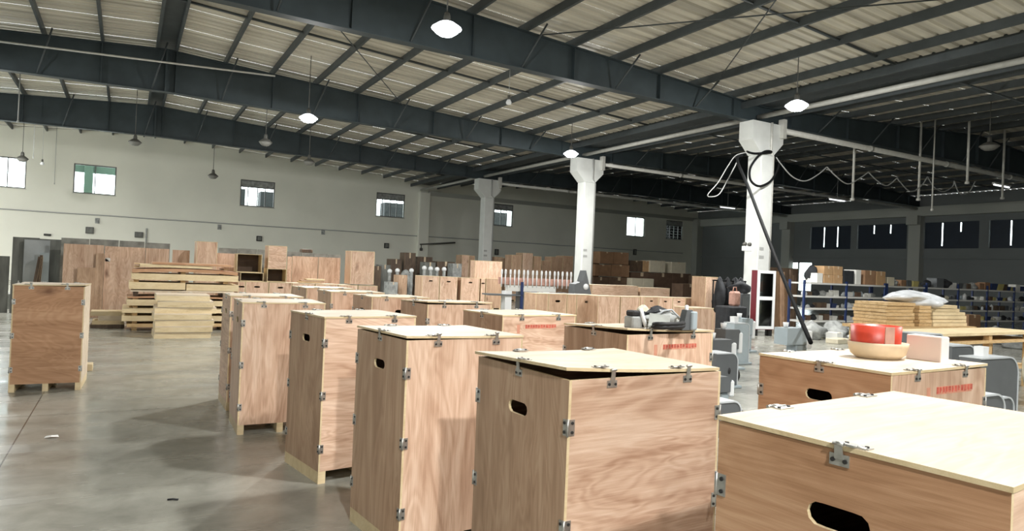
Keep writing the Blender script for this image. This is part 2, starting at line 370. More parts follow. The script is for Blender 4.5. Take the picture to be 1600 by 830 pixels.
# right wall with blinds
RW = [(27.65, 30.65), (24.0, 27.2), (20.0, 23.0), (16.45, 19.5), (9.9, 13.4)]
RZ0, RZ1 = 3.82, 5.36
def right_wall():
    dlo, dhi = gx(1268, 420, XR).y, gx(1225, 420, XR).y
    holes = [(a, b, RZ0, RZ1) for a, b in RW] + [(dlo, dhi, 0.9, 2.95)]
    ys = sorted({YF, YB, *[h[0] for h in holes], *[h[1] for h in holes]})
    mb = MB()
    for a, b in zip(ys, ys[1:]):
        hs = sorted([h for h in holes if h[0] <= a+1e-6 and h[1] >= b-1e-6], key=lambda h: h[2]); z = 0
        for h in hs: mb.box(XR, XR+.3, a, b, z, h[2]); z = h[3]
        mb.box(XR, XR+.3, a, b, z, 6.95)
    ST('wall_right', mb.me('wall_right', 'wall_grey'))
    mb = MB(); mb.box(XR-.35, XR, YF, YB, 5.72, 6.27)
    ST('trim_2', mb.me('trim_2', 'wall_side'))
    mb = MB(); mb.box(XR-.12, XR, YF, YB, 3.22, 3.36)
    ST('trim_3', mb.me('trim_3', 'wall_grey'))
    n = len(wins)
    for i, (a, b) in enumerate(RW):
        n += 1
        w = ST('window_%d' % n, None, None, (XR, (a+b)/2, RZ0)); hw = (b-a)/2; h = RZ1-RZ0
        mb = MB()
        for y0, y1, z0, z1 in ((-hw, hw, 0, .05), (-hw, hw, h-.05, h), (-hw, -hw+.05, .05, h-.05), (hw-.05, hw, .05, h-.05)): mb.box(.14, .22, y0, y1, z0, z1)
        O('frame', mb.me('frame', 'window_frame'), w)
        O('pane', MB().box(.175, .185, -hw+.05, hw-.05, .05, h-.05).me('pane', 'glass'), w)
        k = 3; ww = (2*hw)/k
        for j in range(k):
            g0, g1 = -hw + j*ww + .02, -hw + (j+1)*ww - .06
            zb = .0
            if j == 1 and i == 1: zb = .0
            O('blind', MB().box(.06, .09, g0, g1, zb, h-.02).me('blind', 'blind_navy'), w)
            if j < k-1: O('blind_lower_flap', MB().box(.065, .085, g1, g1+.08, 0, h*random.choice((.1, .55, .62))).me('blind_flap', 'blind_navy'), w)
    n += 1
    w = ST('window_%d' % n, None, None, (XR, (dlo+dhi)/2, .9)); hw = (dhi-dlo)/2
    mb = MB()
    for y0, y1, z0, z1 in ((-hw, hw, 0, .06), (-hw, hw, 1.99, 2.05), (-hw, -hw+.06, .06, 1.99), (hw-.06, hw, .06, 1.99), (-.03, .06, .06, 1.99)): mb.box(.1, .18, y0, y1, z0, z1)
    O('frame', mb.me('frame', 'window_frame'), w); O('pane', MB().box(.13, .14, -hw+.06, hw-.06, .06, 1.99).me('pane', 'glass'), w)
right_wall()

# roof: sheets and purlins are pieces of the ceiling
CE = ST('ceiling')
def sheet_mesh(xa, xb):
    za, zb = roof_top(xa)+.2, roof_top(xb)+.2
    if xa == XC: za = roof_top(XC)+.2
    prof = []
    for k in range(3):
        o = k*.3; prof += [(o, 0), (o+.2, 0), (o+.225, .045), (o+.275, .045)]
    prof.append((.905, 0))
    v = []
    for y, dz in prof: v += [(xa, y, za+dz), (xb, y, zb+dz)]
    return MB().add(v, [(2*i, 2*i+1, 2*i+3, 2*i+2) for i in range(len(prof)-1)]).me('roof_sheet', 'roof_sheet')
for xa, xb in ((XL-.3, RX), (RX, XC), (XC, RX2), (RX2, XR+.3)):
    me = sheet_mesh(xa, xb); y = YF-.3; i = 0
    while y < YB+.3: O('roof_sheet', me, CE, (0, y, .003*(i % 2))); y += .9; i += 1
pm = MB(); L0, L1 = YF, YB
pm.add([(-.035, L0, 0), (.035, L0, 0), (.035, L0, .2), (-.035, L0, .2), (-.035, L1, 0), (.035, L1, 0), (.035, L1, .2), (-.035, L1, .2)], [(0,1,2,3), (7,6,5,4), (4,5,1,0), (5,6,2,1), (6,7,3,2), (7,4,0,3)])
pm = pm.me('purlin', 'purlin_grey')
PX = [1.1+1.42*k for k in range(11)] + [.57-1.42*k for k in range(11)] + [XC+1.2+1.42*k for k in range(8)] + [XR-1.2-1.42*k for k in range(8)]
for x in PX: O('purlin', pm, CE, (x, 0, roof_top(x)))
# ridge caps
for x in (RX, RX2): O('ridge_cap', MB().box(x-.3, x+.3, YF, YB, roof_top(x)+.17, roof_top(x)+.19).me('ridge_cap', 'purlin_grey'), CE)
def strip(x0, y0, z0, x1, y1, z1, r, m): return MB().tube([(x0,y0,z0), (x1,y1,z1)], r, 6).me('rod', m)
for yb_ in (-8.2, .81, 9.81, 18.81, 27.81, 36.8):
    O('sag_rod', strip(RX, yb_, roof_top(RX)+.10, XC-.5, yb_+.05, roof_top(XC-.5)+.10, .035, 'purlin_grey'), CE)
    O('sag_rod', strip(RX, yb_, roof_top(RX)+.10, XL+.5, yb_+.05, roof_top(XL+.5)+.10, .035, 'purlin_grey'), CE)
    O('sag_rod', strip(XC+1, yb_, roof_top(XC+1)+.10, XR-.5, yb_, roof_top(XC+1)+.10, .03, 'purlin_grey'), CE)
# diagonal wind braces under the near bay
for a, b in (((8.4, 5.4), (14.3, 14.2)), ((14.3, 5.4), (8.4, 14.2)), ((2.5, 14.4), (8.4, 23.2))):
    O('brace_rod', strip(a[0], a[1], roof_top(a[0])-.06, b[0], b[1], roof_top(b[0])-.06, .016, 'purlin_grey'), CE)
# valley gutter
O('gutter', MB().box(XC-.4, XC+.4, YF, YB, 6.83, 6.86).box(XC-.42, XC-.38, YF, YB, 6.86, 7.05).box(XC+.38, XC+.42, YF, YB, 6.86, 7.05).me('gutter', 'purlin_grey'), CE)
for k, x in enumerate((XC-.9, XC+.95)): O('valley_purlin', MB().box(x-.04, x+.04, YF, YB, 6.62, 6.8).me('valley_purlin', 'purlin_grey'), CE)

# roof beams
def roof_beam(y, xa, xb, xm, label, grp):
    b = T('roof_beam', label, 'beam', (xm, y, 0), 0, grp)
    zb = lambda x: 6.52 - .014*abs(x-xm) if xm < XC else 6.42-.009*abs(x-xm)
    pts = [xa, xm, xb]
    def slab(z0, z1, hw):
        mb = MB()
        for p, q in zip(pts, pts[1:]):
            v = [(p-xm, -hw, z0(p)), (q-xm, -hw, z0(q)), (q-xm, -hw, z1(q)), (p-xm, -hw, z1(p)), (p-xm, hw, z0(p)), (q-xm, hw, z0(q)), (q-xm, hw, z1(q)), (p-xm, hw, z1(p))]
            mb.add(v, [(0,1,2,3), (5,4,7,6), (4,0,3,7), (1,5,6,2), (3,2,6,7), (4,5,1,0)])
        return mb
    O('web', slab(zb, roof_top, .012).me('web', 'steel_blue_grey'), b)
    O('bottom_flange', slab(lambda x: zb(x)-.02, zb, .13).me('bottom_flange', 'steel_blue_grey'), b)
    O('top_flange', slab(lambda x: roof_top(x)-.02, lambda x: roof_top(x), .13).me('top_flange', 'steel_blue_grey'), b)
    for x in [p for p in PX if xa+.6 < p < xb-.6][::2]:
        O('stiffener', MB().box(x-xm-.008, x-xm+.008, -.11, .11, zb(x), roof_top(x)-.02).me('stiffener', 'steel_blue_grey'), b)
    O('ridge_plate', MB().box(-.03, .03, -.13, .13, zb(xm), roof_top(xm)-.02).me('ridge_plate', 'steel_blue_grey'), b)
    for x in [p for p in PX if xa+.6 < p < xb-.6][1::2]:
        O('fly_brace', MB().tube([(x-xm-.1, -.1, zb(x)+.02), (x-xm+.25, -.62, roof_top(x)+.08)], .025, 5).me('fly_brace', 'purlin_grey'), b)
where = ['behind the camera', 'above the camera', 'nearest in view, touching the nearest white column', 'in the middle, meeting the second white column', 'farthest, in front of the cream back wall']
for i, y in enumerate(YR):
    roof_beam(y, XL, XC, RX, 'dark blue-grey steel roof beam over the lit bay, ' + where[i], 'steel beams over the lit bay')
    roof_beam(y, XC, XR, RX2, 'dark steel roof beam over the unlit right bay, ' + ['behind the camera', 'beside the camera', 'from the nearest white column', 'from the second white column', 'from the third white column'][i], 'steel beams over the unlit bay')
# columns
def column(x, y, label, half=False):
    c = T('column', label, 'column', (x, y, 0), 0, 'white concrete columns')
    O('shaft', MB().bev(-.26, .26, -.26, .26, 0, 5.32, .02).me('shaft', 'column_white'), c)
    O('corbel', MB().prism([(-.26, 5.32), (.26, 5.32), (.67, 5.72), (.67, 6.29), (-.67, 6.29), (-.67, 5.72)], -.26, .26).me('corbel', 'column_white'), c)
    O('bearing_plate', MB().box(-.5, .5, -.2, .2, 6.27, 6.30).me('bearing_plate', 'steel_blue_grey'), c)
    return c
for y, l in ((-3.69, 'behind the camera'), (5.31, 'just right of the camera view'), (14.31, 'nearest in view, carrying the black looped hose'), (23.31, 'second in view, behind the white peg rack'), (32.31, 'farthest in view, behind the upright plywood panel')):
    c = column(XC, y, 'white concrete column with flared head, ' + l)
    if y > 10:
        O('downpipe', MB().tube([(.30, -.22, .2), (.30, -.22, 5.3), (.1, -.30, 5.45), (.1, -.30, 6.3)], .035, 8).me('downpipe', 'pipe_white' if y < 20 else 'cable_grey'), c)
        for zz, sx in ((2.45, .09), (2.2, .1)): O('notice', MB().box(-.2, -.2+sx*2, -.268, -.262, zz, zz+.09).me('notice', 'cable_grey'), c)
for y in YR[1:]:
    tag(O('pilaster', MB().box(XR-.45, XR-.001, y-.35, y+.35, 0, 5.73).box(XR-.75, XR-.45, y-.33, y+.33, 5.2, 5.73).me('pilaster', 'wall_side')), 'grey wall pilaster between the blue blinds, ' + {5.31: 'beyond the right edge', 14.31: 'rightmost', 23.31: 'middle one', 32.31: 'leftmost, near the corner'}[y], 'pilaster', 'right wall pilasters')
ST('trim_4', MB().bev(XC-.35, XC+.35, YB-.3, YB, 0, 6.3, .02).me('trim_4', 'wall_cream'))
ST('trim_5', MB().box(XR-.6, XR, YB-.6, YB, 0, 6.3).me('trim_5', 'wall_side'))
# valley tie tubes along the columns and cross pipes
for y0, y1, l in ((-3.69, 5.31, 'above and behind the camera'), (5.31, 14.31, 'from the nearest column towards the upper right'), (14.31, 23.31, 'between the first and second columns'), (23.31, 32.31, 'between the second and third columns'), (32.31, 41.2, 'between the third column and the back wall')):
    tag(O('tie_tube', MB().tube([(XC-.28, y0+.1, 6.44), (XC-.28, y1-.1, 6.44)], .075, 8).me('tie_tube', 'tube_grey')), 'pale steel tie tube along the roof valley ' + l, 'tube', 'valley tie tubes')
for y, l, r in ((14.31, 'nearest white column across the dark bay', .085), (23.31, 'second white column across the dark bay', .075), (32.31, 'third white column across the dark bay', .075)):
    p = T('cross_pipe', 'long white pipe from the ' + l, 'pipe', (XC+.3, y-.3, 6.12), 0, 'white cross pipes')
    O('tube', MB().tube([(.3, 0, 0), (XR-XC-1.1, 0, 0)], r, 10).me('tube', 'pipe_white'), p)
    O('clamp', MB().box(.2, .34, -.1, .1, -.25, .33).me('clamp', 'pipe_white'), p)
    for k in range(1, 5): O('coupling', MB().tube([(4.6*k, 0, 0), (4.6*k+.12, 0, 0)], r+.015, 10).me('coupling', 'pipe_white'), p)
tag(O('beam_conduit', MB().tube([gy(-40, 60, 22.4), gy(430, 119, 22.4)], .028, 6).me('beam_conduit', 'pipe_white')), 'thin grey conduit slung along the middle roof beam', 'conduit')

# ------------------------------------------------------------------ lamps
def lamp(x, y, z, lit, label, grp, big=True, power=1.0):
    t = T('pendant_lamp', label, 'lamp', (x, y, z), 0, grp)
    top = roof_top(x)+.22-z
    O('rod', MB().tube([(0, 0, .2), (0, 0, top)], .012, 6).me('rod', 'shade_grey'), t)
    O('cap', MB().lathe([(.0, .26), (.045, .25), (.06, .2), (.07, .1), (.075, .06)], 14).me('cap', 'shade_grey'), t)
    s = .27 if big else .22
    O('shade', MB().lathe([(.06, .1), (s*.55, .065), (s, -.02), (s*1.02, -.04), (s*.98, -.035), (s*.5, .05), (.0, .07)], 20).me('shade', 'shade_glow' if lit else 'shade_grey'), t)
    O('lens', MB().lathe([(s*.96, -.035), (s*.8, -.09), (s*.5, -.15), (0, -.165)], 20).me('lens', 'lens_glow' if lit else 'lens_off'), t)
    if lit:
        l = bpy.data.lights.new('lamp_light', 'AREA'); l.shape = 'DISK'; l.size = .42; l.energy = LAMP_W*power; l.color = (1, .99, .96)
        O('lamp_light', l, t, (0, 0, -.052))
        l2 = bpy.data.lights.new('lamp_side_light', 'POINT'); l2.energy = LAMP_W*power*.62; l2.color = l.color; l2.shadow_soft_size = .06
        O('lamp_side_light', l2, t, (0, 0, -.11))
lamp(4.88, 11.38, 5.9, True, 'brightly lit pendant lamp nearest the camera, upper middle of the photo', 'lit pendant lamps')
lamp(4.62, 20.99, 5.9, True, 'brightly lit pendant lamp in front of the middle roof beam, left of centre', 'lit pendant lamps')
lamp(13.95, 20.6, 5.9, True, 'brightly lit pendant lamp beside the second white column', 'lit pendant lamps')
lamp(14.14, 11.14, 5.9, True, 'brightly lit pendant lamp beside the nearest white column', 'lit pendant lamps')
lamp(4.8, 1.6, 5.9, True, 'lit pendant lamp above and behind the camera, right', 'lit pendant lamps', power=.85)
lamp(14.1, 1.6, 5.9, True, 'lit pendant lamp out of view to the right of the camera', 'lit pendant lamps')
lamp(.1, -4.0, 5.9, True, 'added unseen lamp behind the camera, lighting the crate fronts', 'lit pendant lamps', power=1.5)  # off-grid lamp added behind the camera to light the crate fronts
lamp(-4.6, -8.0, 5.9, True, 'lit pendant lamp far behind the camera, left', 'lit pendant lamps', power=.7)
lamp(-9.6, 33.5, 5.9, True, 'added unseen lamp by the left wall, brightening the back wall', 'lit pendant lamps')  # extra unseen lamp, added to lift the back wall's brightness
lamp(-4.6, 21.0, 5.9, True, 'added unseen lamp left of the board stack, brightening the wall', 'lit pendant lamps')  # out-of-view lamp put in to brighten the left of the back wall
lamp(-5.0, 31.0, 5.9, True, 'added unseen lamp near the back wall, brightening it', 'lit pendant lamps')  # another unseen lamp added for the brightness of the back wall
def unlit(x, y, z, label, big=False): p = gz(x, y, z); lamp(p.x, p.y, z, False, label, 'unlit pendant lamps', big)
unlit(415, 221, 5.6, 'unlit grey dish lamp in front of the farthest roof beam')
unlit(483, 252, 5.5, 'unlit small dish lamp hanging below the brightly lit left lamp')
unlit(35, 247, 5.35, 'unlit dark dish lamp in front of the leftmost window')
unlit(211, 221, 5.7, 'unlit dark dish lamp just under the farthest beam, left')
unlit(333, 274, 5.2, 'unlit dark dish lamp on a long rod against the cream wall')
unlit(1546, 227, 5.9, 'unlit grey dish lamp in the dark right bay', True)
def bulb(x, y, z, label):
    p = gz(x, y, z); t = T('bare_bulb', label, 'bulb', p, 0, 'bare bulbs on cords')
    O('cord', MB().tube([(0, 0, .1), (0, 0, roof_top(p.x)+.22-z)], .008, 5).me('cord', 'cable_grey'), t)
    O('socket', MB().lathe([(.0, .14), (.035, .13), (.04, .02)], 10).me('socket', 'shade_grey'), t)
    O('bulb_glass', MB().lathe([(.04, .02), (.075, -.05), (.06, -.1), (0, -.12)], 12).me('bulb_glass', 'shell_white'), t)
bulb(795, 157, 5.9, 'bare white bulb on a long cord between the near and middle beams')
bulb(66, 254, 5.3, 'bare white bulb on a cord right of the leftmost window')
def hang(x, y, z, label, r=.02, m='cable_grey'):
    p = gz(x, y, z); t = T('hanging_rod', label, 'rod', p, 0, 'hanging rods')
    O('rod', MB().tube([(0, 0, 0), (0, 0, roof_top(p.x)+.22-z)], r, 6).me('rod', m), t)
    O('end_fitting', MB().lathe([(0, -.05), (r*1.8, -.03), (r*1.6, .05), (0, .06)], 8).me('end_fitting', m), t)
hang(52, 246, 5.3, 'thin hanging cable left of the bare bulb by the left window', .012); hang(85, 287, 4.9, 'longest thin hanging cable near the second window', .012)
hang(28, 190, 6.0, 'short thin rod hanging near the top left corner', .02)
for x, y, z, l in ((1332, 312, 4.45, 'white drop pipe nearest the looped cable start'), (1435, 312, 4.7, 'white drop pipe in the middle of the dark bay'), (1456, 328, 4.3, 'thin grey drop pipe right of the middle white one'), (1511, 286, 5.25, 'thick white drop pipe ending above the tube light'), (1566, 310, 5.1, 'rightmost thick white drop pipe')):
    hang(x, y, z, l, .028 if 'thin' in l else .045, 'pipe_white')
# tube lights in the dark bay
for x, y, l, g in ((1565, 291, 'slim white tube light under the rightmost drop pipe', 1), (1137, 325, 'small distant tube light left of the nearest column', 1), (1308, 313, 'small distant tube light beside the left drop pipe', 1)):
    p = gz(x, y, 5.8); t = T('tube_light', l, 'lamp', p, 0, 'tube lights in the dark bay')
    O('tube', MB().tube([(-.6, 0, 0), (.6, 0, 0)], .03, 8).me('tube', 'tube_glow'), t); O('housing', MB().bev(-.65, .65, -.06, .06, .03, .1, .01).me('housing', 'shade_white'), t)
    O('hanger', MB().tube([(0, 0, .1), (0, 0, roof_top(p.x)+.22-p.z)], .01, 5).me('hanger', 'cable_grey'), t)

# ------------------------------------------------------------------ plywood crates
def panel_hole(mb, x0, x1, ya, yb, za, zb, yc, zc, a, r, ax='x'):
    """board from ya..yb, za..zb, thickness x0..x1, with one slotted hand hole; ax 'x' = thin along x, 'y' = thin along y"""
    angs = sorted({*[2*math.pi*k/28 for k in range(28)], *[math.atan2(z-zc, y-yc) % (2*math.pi) for y in (ya, yb) for z in (za, zb)]})
    inn = []; out = []
    for t in angs:
        c, s = math.cos(t), math.sin(t)
        # slot boundary
        if abs(s) > 1e-9 and abs(r/abs(s)*c) <= a: d = r/abs(s)
        else:
            k = a*abs(c); d = k + math.sqrt(max(k*k - a*a + r*r, 0))
        inn.append((yc+d*c, zc+d*s))
        cand = []
        if c > 1e-9: cand.append((yb-yc)/c)
        if c < -1e-9: cand.append((ya-yc)/c)
        if s > 1e-9: cand.append((zb-zc)/s)
        if s < -1e-9: cand.append((za-zc)/s)
        d = min(cand); out.append((yc+d*c, zc+d*s))
    n = len(angs)
    P = (lambda x, q: (x, q[0], q[1])) if ax == 'x' else (lambda x, q: (q[0], x, q[1]))
    v = [P(x0, q) for q in inn] + [P(x0, q) for q in out] + [P(x1, q) for q in inn] + [P(x1, q) for q in out]
    f = []; m = []
    for k in range(n):
        j = (k+1) % n
        f += [(k, n+k, n+j, j), (2*n+k, 2*n+j, 3*n+j, 3*n+k), (k, j, 2*n+j, 2*n+k), (n+k, 3*n+k, 3*n+j, n+j)]; m += [0, 0, 1, 1]
    mb.add(v, f, m); return mb
def screw(mb, x, y, z, ax, m=1, r=.006):
    n = 8; e = .0035
    v = []
    for d in (0, 1):
        for k in range(n):
            c, s = r*math.cos(2*math.pi*k/n), r*math.sin(2*math.pi*k/n)
            v.append((x+c, y-d*e, z+s) if ax == 'y' else (x-d*e, y+c, z+s) if ax == 'x' else (x+c, y+s, z+d*e))
    mb.add(v, [[n+k for k in range(n)]] + [(k, (k+1) % n, n+(k+1) % n, n+k) for k in range(n)], m)
def corner_bracket_mesh(sx):
    mb = MB()        # at the corner edge: plate on the front face and one on the side face
    mb.box(0 if sx > 0 else -.03, .03 if sx > 0 else 0, -.0035, 0, -.03, .03)
    mb.box(-.0035 if sx > 0 else 0, 0 if sx > 0 else .0035, -.0035, .024, -.03, .03)
    mb.tube([(-.001*sx, -.002, -.032), (-.001*sx, -.002, .032)], .005, 8)
    for z in (-.017, .017):
        screw(mb, .018*sx, -.0035, z, 'y')
        if sx > 0: screw(mb, -.0035, .014, z, 'x')
    return mb.me('corner_bracket', 'galvanised', 'screw_dark')
BR = {1: corner_bracket_mesh(1), -1: corner_bracket_mesh(-1)}
def clip_mesh(up):
    mb = MB(); mb.box(-.024, .024, -.0035, 0, -.036, -.008)
    mb.add([(-.011, -.003, -.02), (.011, -.003, -.02), (.009, -.008, up), (-.009, -.008, up), (-.011, -.006, -.02), (.011, -.006, -.02), (.009, -.011, up), (-.009, -.011, up)],
           [(3,2,1,0), (4,5,6,7), (0,1,5,4), (1,2,6,5), (2,3,7,6), (3,0,4,7)])
    mb.tube([(-.013, -.009, up), (.013, -.009, up)], .005, 8)
    for x in (-.015, .015): screw(mb, x, -.0035, -.023, 'y', r=.0055)
    return mb.me('lid_clip', 'galvanised', 'screw_dark')
CLIP = {0: clip_mesh(.018), 1: clip_mesh(.032)}
def latch_mesh():
    mb = MB(); mb.box(-.034, .034, .004, .03, 0, .003); mb.tube([(-.03, .004, .003), (.03, .004, .003)], .004, 6); mb.box(-.009, .009, -.012, .006, .002, .007)
    for x in (-.024, .024): screw(mb, x, .018, .003, 'z', r=.005)
    return mb.me('latch_plate', 'galvanised', 'screw_dark')
LATCH = latch_mesh()
STEN = None
def stencil_mesh():
    mb = MB(); rnd = random.Random(3); x = 0
    mb.box(-.062, -.04, -.0006, 0, -.05, .012, 1)
    mb.box(.0, .235, -.0005, 0, -.019, .012, 1)
    while x < .235:
        ww = rnd.uniform(.014, .02)
        for k in range(rnd.choice((2, 3, 3))):
            px = x + ww*k/3; mb.box(px, px+.0035, -.0011, -.0004, -.016+rnd.uniform(0, .006), .010)
        for k in range(rnd.choice((1, 2, 3))):
            pz = rnd.uniform(-.015, .007); mb.box(x, x+ww*.8, -.0011, -.0004, pz, pz+.0035)
        x += ww+.004
    return mb.me('stencil', 'stencil_red', 'stencil_wash')
def crate(label, cx, cy, rz, W, D, H, lift=(0,0,0,0), holes=('left',), hw=.045, hr=.026, hz=.165, mats=('ply_upright', 'ply_upright'), side='ply_upright', brackets=True, clips=True, stencil=False, lid=True, z=0, group='large plywood crates', lidshift=(0,0), skid=.085, lidm='ply_top', openfront=False, tilt=0, name='crate', cat='crate', latches=True):
    global STEN
    c = T(name, label, cat, (cx, cy, z), R(rz), group)
    if tilt: c.rotation_euler.x = tilt
    t = .012; hx, hy = W/2, D/2; s = skid
    if s:
        ks = (-hx+.028, 0, hx-.028)
        mes = MB().box(-.027, .027, -hy, hy, 0, s).me('skid', 'pine')
        for k in ks: O('skid', mes, c, (k, 0, 0))
    O('bottom_deck', MB().box(-hx+t, hx-t, -hy+t, hy-t, s, s+.014).me('bottom_deck', 'pine'), c)
    # side boards run full depth so their pale edges show at the front corners
    ex = [0, 0, 1, 1, 1, 1]; ey = [1, 1, 0, 0, 1, 1]
    for nm, sx in (('left', -1), ('right', 1)):
        mb = MB(); a, b = (-hx, -hx+t) if sx < 0 else (hx-t, hx)
        if nm in holes: panel_hole(mb, a, b, -hy, hy, s, H, 0, H-hz, hw, hr)
        else: mb.box(a, b, -hy, hy, s, H, ex)
        O('side_board', mb.me('side_board', side, 'pine'), c)
    if not openfront:
        mb = MB()
        if 'front' in holes: panel_hole(mb, -hy, -hy+t, -hx+t, hx-t, s, H, 0, H-hz, hw, hr, 'y')
        else: mb.box(-hx+t, hx-t, -hy, -hy+t, s, H, ey)
        O('front_board', mb.me('front_board', mats[0], 'pine'), c)
    O('back_board', MB().box(-hx+t, hx-t, hy-t, hy, s, H, ey).me('back_board', mats[1], 'pine'), c)
    def lz(x, y): u, v = (x+hx)/W, (y+hy)/D; return (1-u)*(1-v)*lift[0] + u*(1-v)*lift[1] + u*v*lift[2] + (1-u)*v*lift[3]
    if lid:
        n = 8; o = .004; mb = MB(); vt = []
        for dz in (.0005, .0125):
            for j in range(n+1):
                for i in range(n+1):
                    x = (-hx-o) + (W+2*o)*i/n; y = (-hy-o) + (D+2*o)*j/n
                    bow = -.006*math.sin(math.pi*i/n)*max(lift)/.03 if max(lift) > .005 else 0
                    vt.append((x+lidshift[0], y+lidshift[1], H + max(0, lz(x, y)+bow) + dz))
        k = (n+1)**2; f = []; m = []
        for j in range(n):
            for i in range(n):
                a = j*(n+1)+i; f += [(k+a, k+a+1, k+a+n+2, k+a+n+1), (a, a+n+1, a+n+2, a+1)]; m += [0, 0]
        for i in range(n):
            for a, b in ((i, i+1), (n*(n+1)+i+1, n*(n+1)+i), ((i+1)*(n+1), i*(n+1)), (i*(n+1)+n, (i+1)*(n+1)+n)): f.append((a, b, k+b, k+a)); m.append(1)
        mb.add(vt, f, m)
        ld = O('lid', mb.me('lid', lidm, 'pine'), c)
    if brackets:
        for sx in (1, -1):
            for zf in (.85, .53, .21): O('corner_bracket', BR[sx], c, (-hx*sx, -hy, H*zf))
        for zf in (.85, .53, .21): O('corner_bracket', BR[1], c, (-hx, hy, H*zf), (0, 0, R(-90)))
    if clips:
        for fx in (-.25, .25):
            O('lid_clip', CLIP[1 if max(lift) > .01 else 0], c, (W*fx, -hy, H))
            O('lid_clip', CLIP[0], c, (W*fx, hy, H), (0, 0, math.pi))
            if lid:
                O('latch_plate', LATCH, ld, (W*fx-.03+lidshift[0], -hy+lidshift[1], H+.0125+lz(W*fx, -hy)))
                O('latch_plate', LATCH, ld, (W*fx+.03+lidshift[0], hy+lidshift[1], H+.0125+lz(W*fx, hy)), (0, 0, math.pi))
        O('lid_clip', CLIP[1 if max(lift) > .01 else 0], c, (-hx, 0, H), (0, 0, R(-90)))
        if lid: O('latch_plate', LATCH, ld, (-hx+lidshift[0], -.03, H+.0125+lz(-hx, 0)), (0, 0, R(-90)))
    if stencil:
        STEN = STEN or stencil_mesh()
        so = O('stencil', STEN, c, (W*stencil, -hy-.0003, H-.085)); so['label'] = 'faded red stencilled lettering'; so.scale = (1.4, 1, 1.2)
    return c
CR = [  # side-board tones put the faces' light and shade into colour
 ('lone crate with three pale feet standing far left on open floor', -.703, 9.39, -2, .663, .761, dict(holes=(), mats=('ply_brown_and_shade_level',)*2, side='ply_top', lift=(0, .012, 0, 0), clips=True)),
 ('crate mostly hidden behind the left row second crate', 1.298, 7.725, 0, .72, .648, dict(side='ply_level')),
 ('narrow-looking crate, second in the left row, knot halfway up its orange front', 1.27, 6.663, -1, .72, .63, dict(mats=('ply_upright',)*2)),
 ('third crate of the left row, pale banded front above one visible foot gap', 1.532, 5.137, 8.8, .73, .64, dict(mats=('ply_level',)*2, side='ply_brown_and_shade')),
 ('fourth crate of the left row, in front of the crate with lifted lid', 1.64, 3.736, 5.7, .755, .655, dict(lift=(.012, .0, .0, .008), side='ply_brown_and_shade')),
 ('big foreground crate in the middle with its lid lifted at one corner', 1.81, 2.406, 2.1, .80, .685, dict(lift=(.036, .004, .004, .010), lidshift=(-.012, .004), mats=('ply_level',)*2, side='ply_brown_and_shade')),
 ('nearest crate, cut off by the lower right corner of the photo', 1.985, 1.065, 6.0, 1.0, .69, dict(side='ply_brown_and_shade_level', lift=(.0, 0, 0, .003), hw=.048, hr=.029, mats=('ply_level',)*2)),
 ('crate carrying the red and tan tub at right', 3.362, 2.136, 2, .86, .692, dict(stencil=-.05, side='ply_brown_and_shade_level', lift=(.0, .010, 0, 0), hz=.148)),
 ('crate with red stencil carrying a heap of grey parts', 3.27, 3.861, 4.6, .85, .656, dict(stencil=-.10, side='ply_brown_and_shade', lift=(.032, .006, 0, .008))),
 ('crate with red stencil and empty lid, third in the right row', 3.131, 5.351, 5.3, .80, .64, dict(stencil=-.2, side='ply_brown_and_shade', mats=('ply_level',)*2)),
 ('crate in the right row with a dark gap under its whole lid', 3.091, 6.89, 4.5, .785, .644, dict(side='ply_brown_and_shade', lift=(.02, .016, 0, 0))),
 ('crate in the right row with a small hand hole in its pink front', 2.859, 8.037, 2.7, .735, .646, dict(holes=('left', 'front'), side='ply_brown_and_shade')),
 ('last but one crate at the far end of the right row', 2.688, 9.169, 1, .725, .651, dict(side='ply_brown_and_shade')),
 ('farthest crate at the end of the right row', 2.599, 10.327, 6, .725, .647, dict(side='ply_brown_and_shade')),
]
for lb, cx, cy, rz, W, D, kw in CR: crate(lb, cx, cy, rz, W, D, 1.155, **kw)

# ------------------------------------------------------------------ far crates and boxes, placed by depth
def place(x0, x1, ytop, d, zb=0):
    """front (-Y) face of an upright box seen between columns x0..x1, top at ytop, depth d"""
    xm = (x0+x1)/2
    if d < 0: d = -d/ray(xm, ytop).y          # negative d: a fixed Y plane
    p = at(xm, ytop, d); k = (xm-800)/FPX
    W = (x1-x0)*d/FPX/(math.cos(YAW)-k*math.sin(YAW)); return p.x, p.y, W, p.z
def fcrate(label, x0, x1, ytop, d, dep=.6, zb=0, group='plywood crates in the background', rz=0, **kw):
    x, y, W, z = place(x0, x1, ytop, d)
    kw.setdefault('brackets', False); kw.setdefault('clips', False); kw.setdefault('holes', ('front',)); kw.setdefault('skid', .06 if zb == 0 else 0); kw.setdefault('side', 'ply_brown_and_shade')
    return crate(label, x, y+dep/2, rz, W, dep, z-zb, z=zb, group=group, **kw)
def box_thing(name, label, cat, x0, x1, ytop, d, m, dep=.5, zb=0, group=None, rz=0, b=.012, flaps=False):
    x, y, W, z = place(x0, x1, ytop, d)
    h = z-zb; mb = MB().bev(-W/2, W/2, 0, dep, 0, h, min(b, W/6, h/6))
    if flaps:
        t = T(name, label, cat, (x, y, zb), rz, group); O('body', mb.me('body', m), t)
        O('tape', MB().box(-W*.06, W*.06, -.002, dep+.002, h-.12*h, h+.002).me('tape', 'tan_tub'), t); return t
    return tag(O(name, mb.me(name, m), None, (x, y, zb), (0, 0, rz)), label, cat, group)
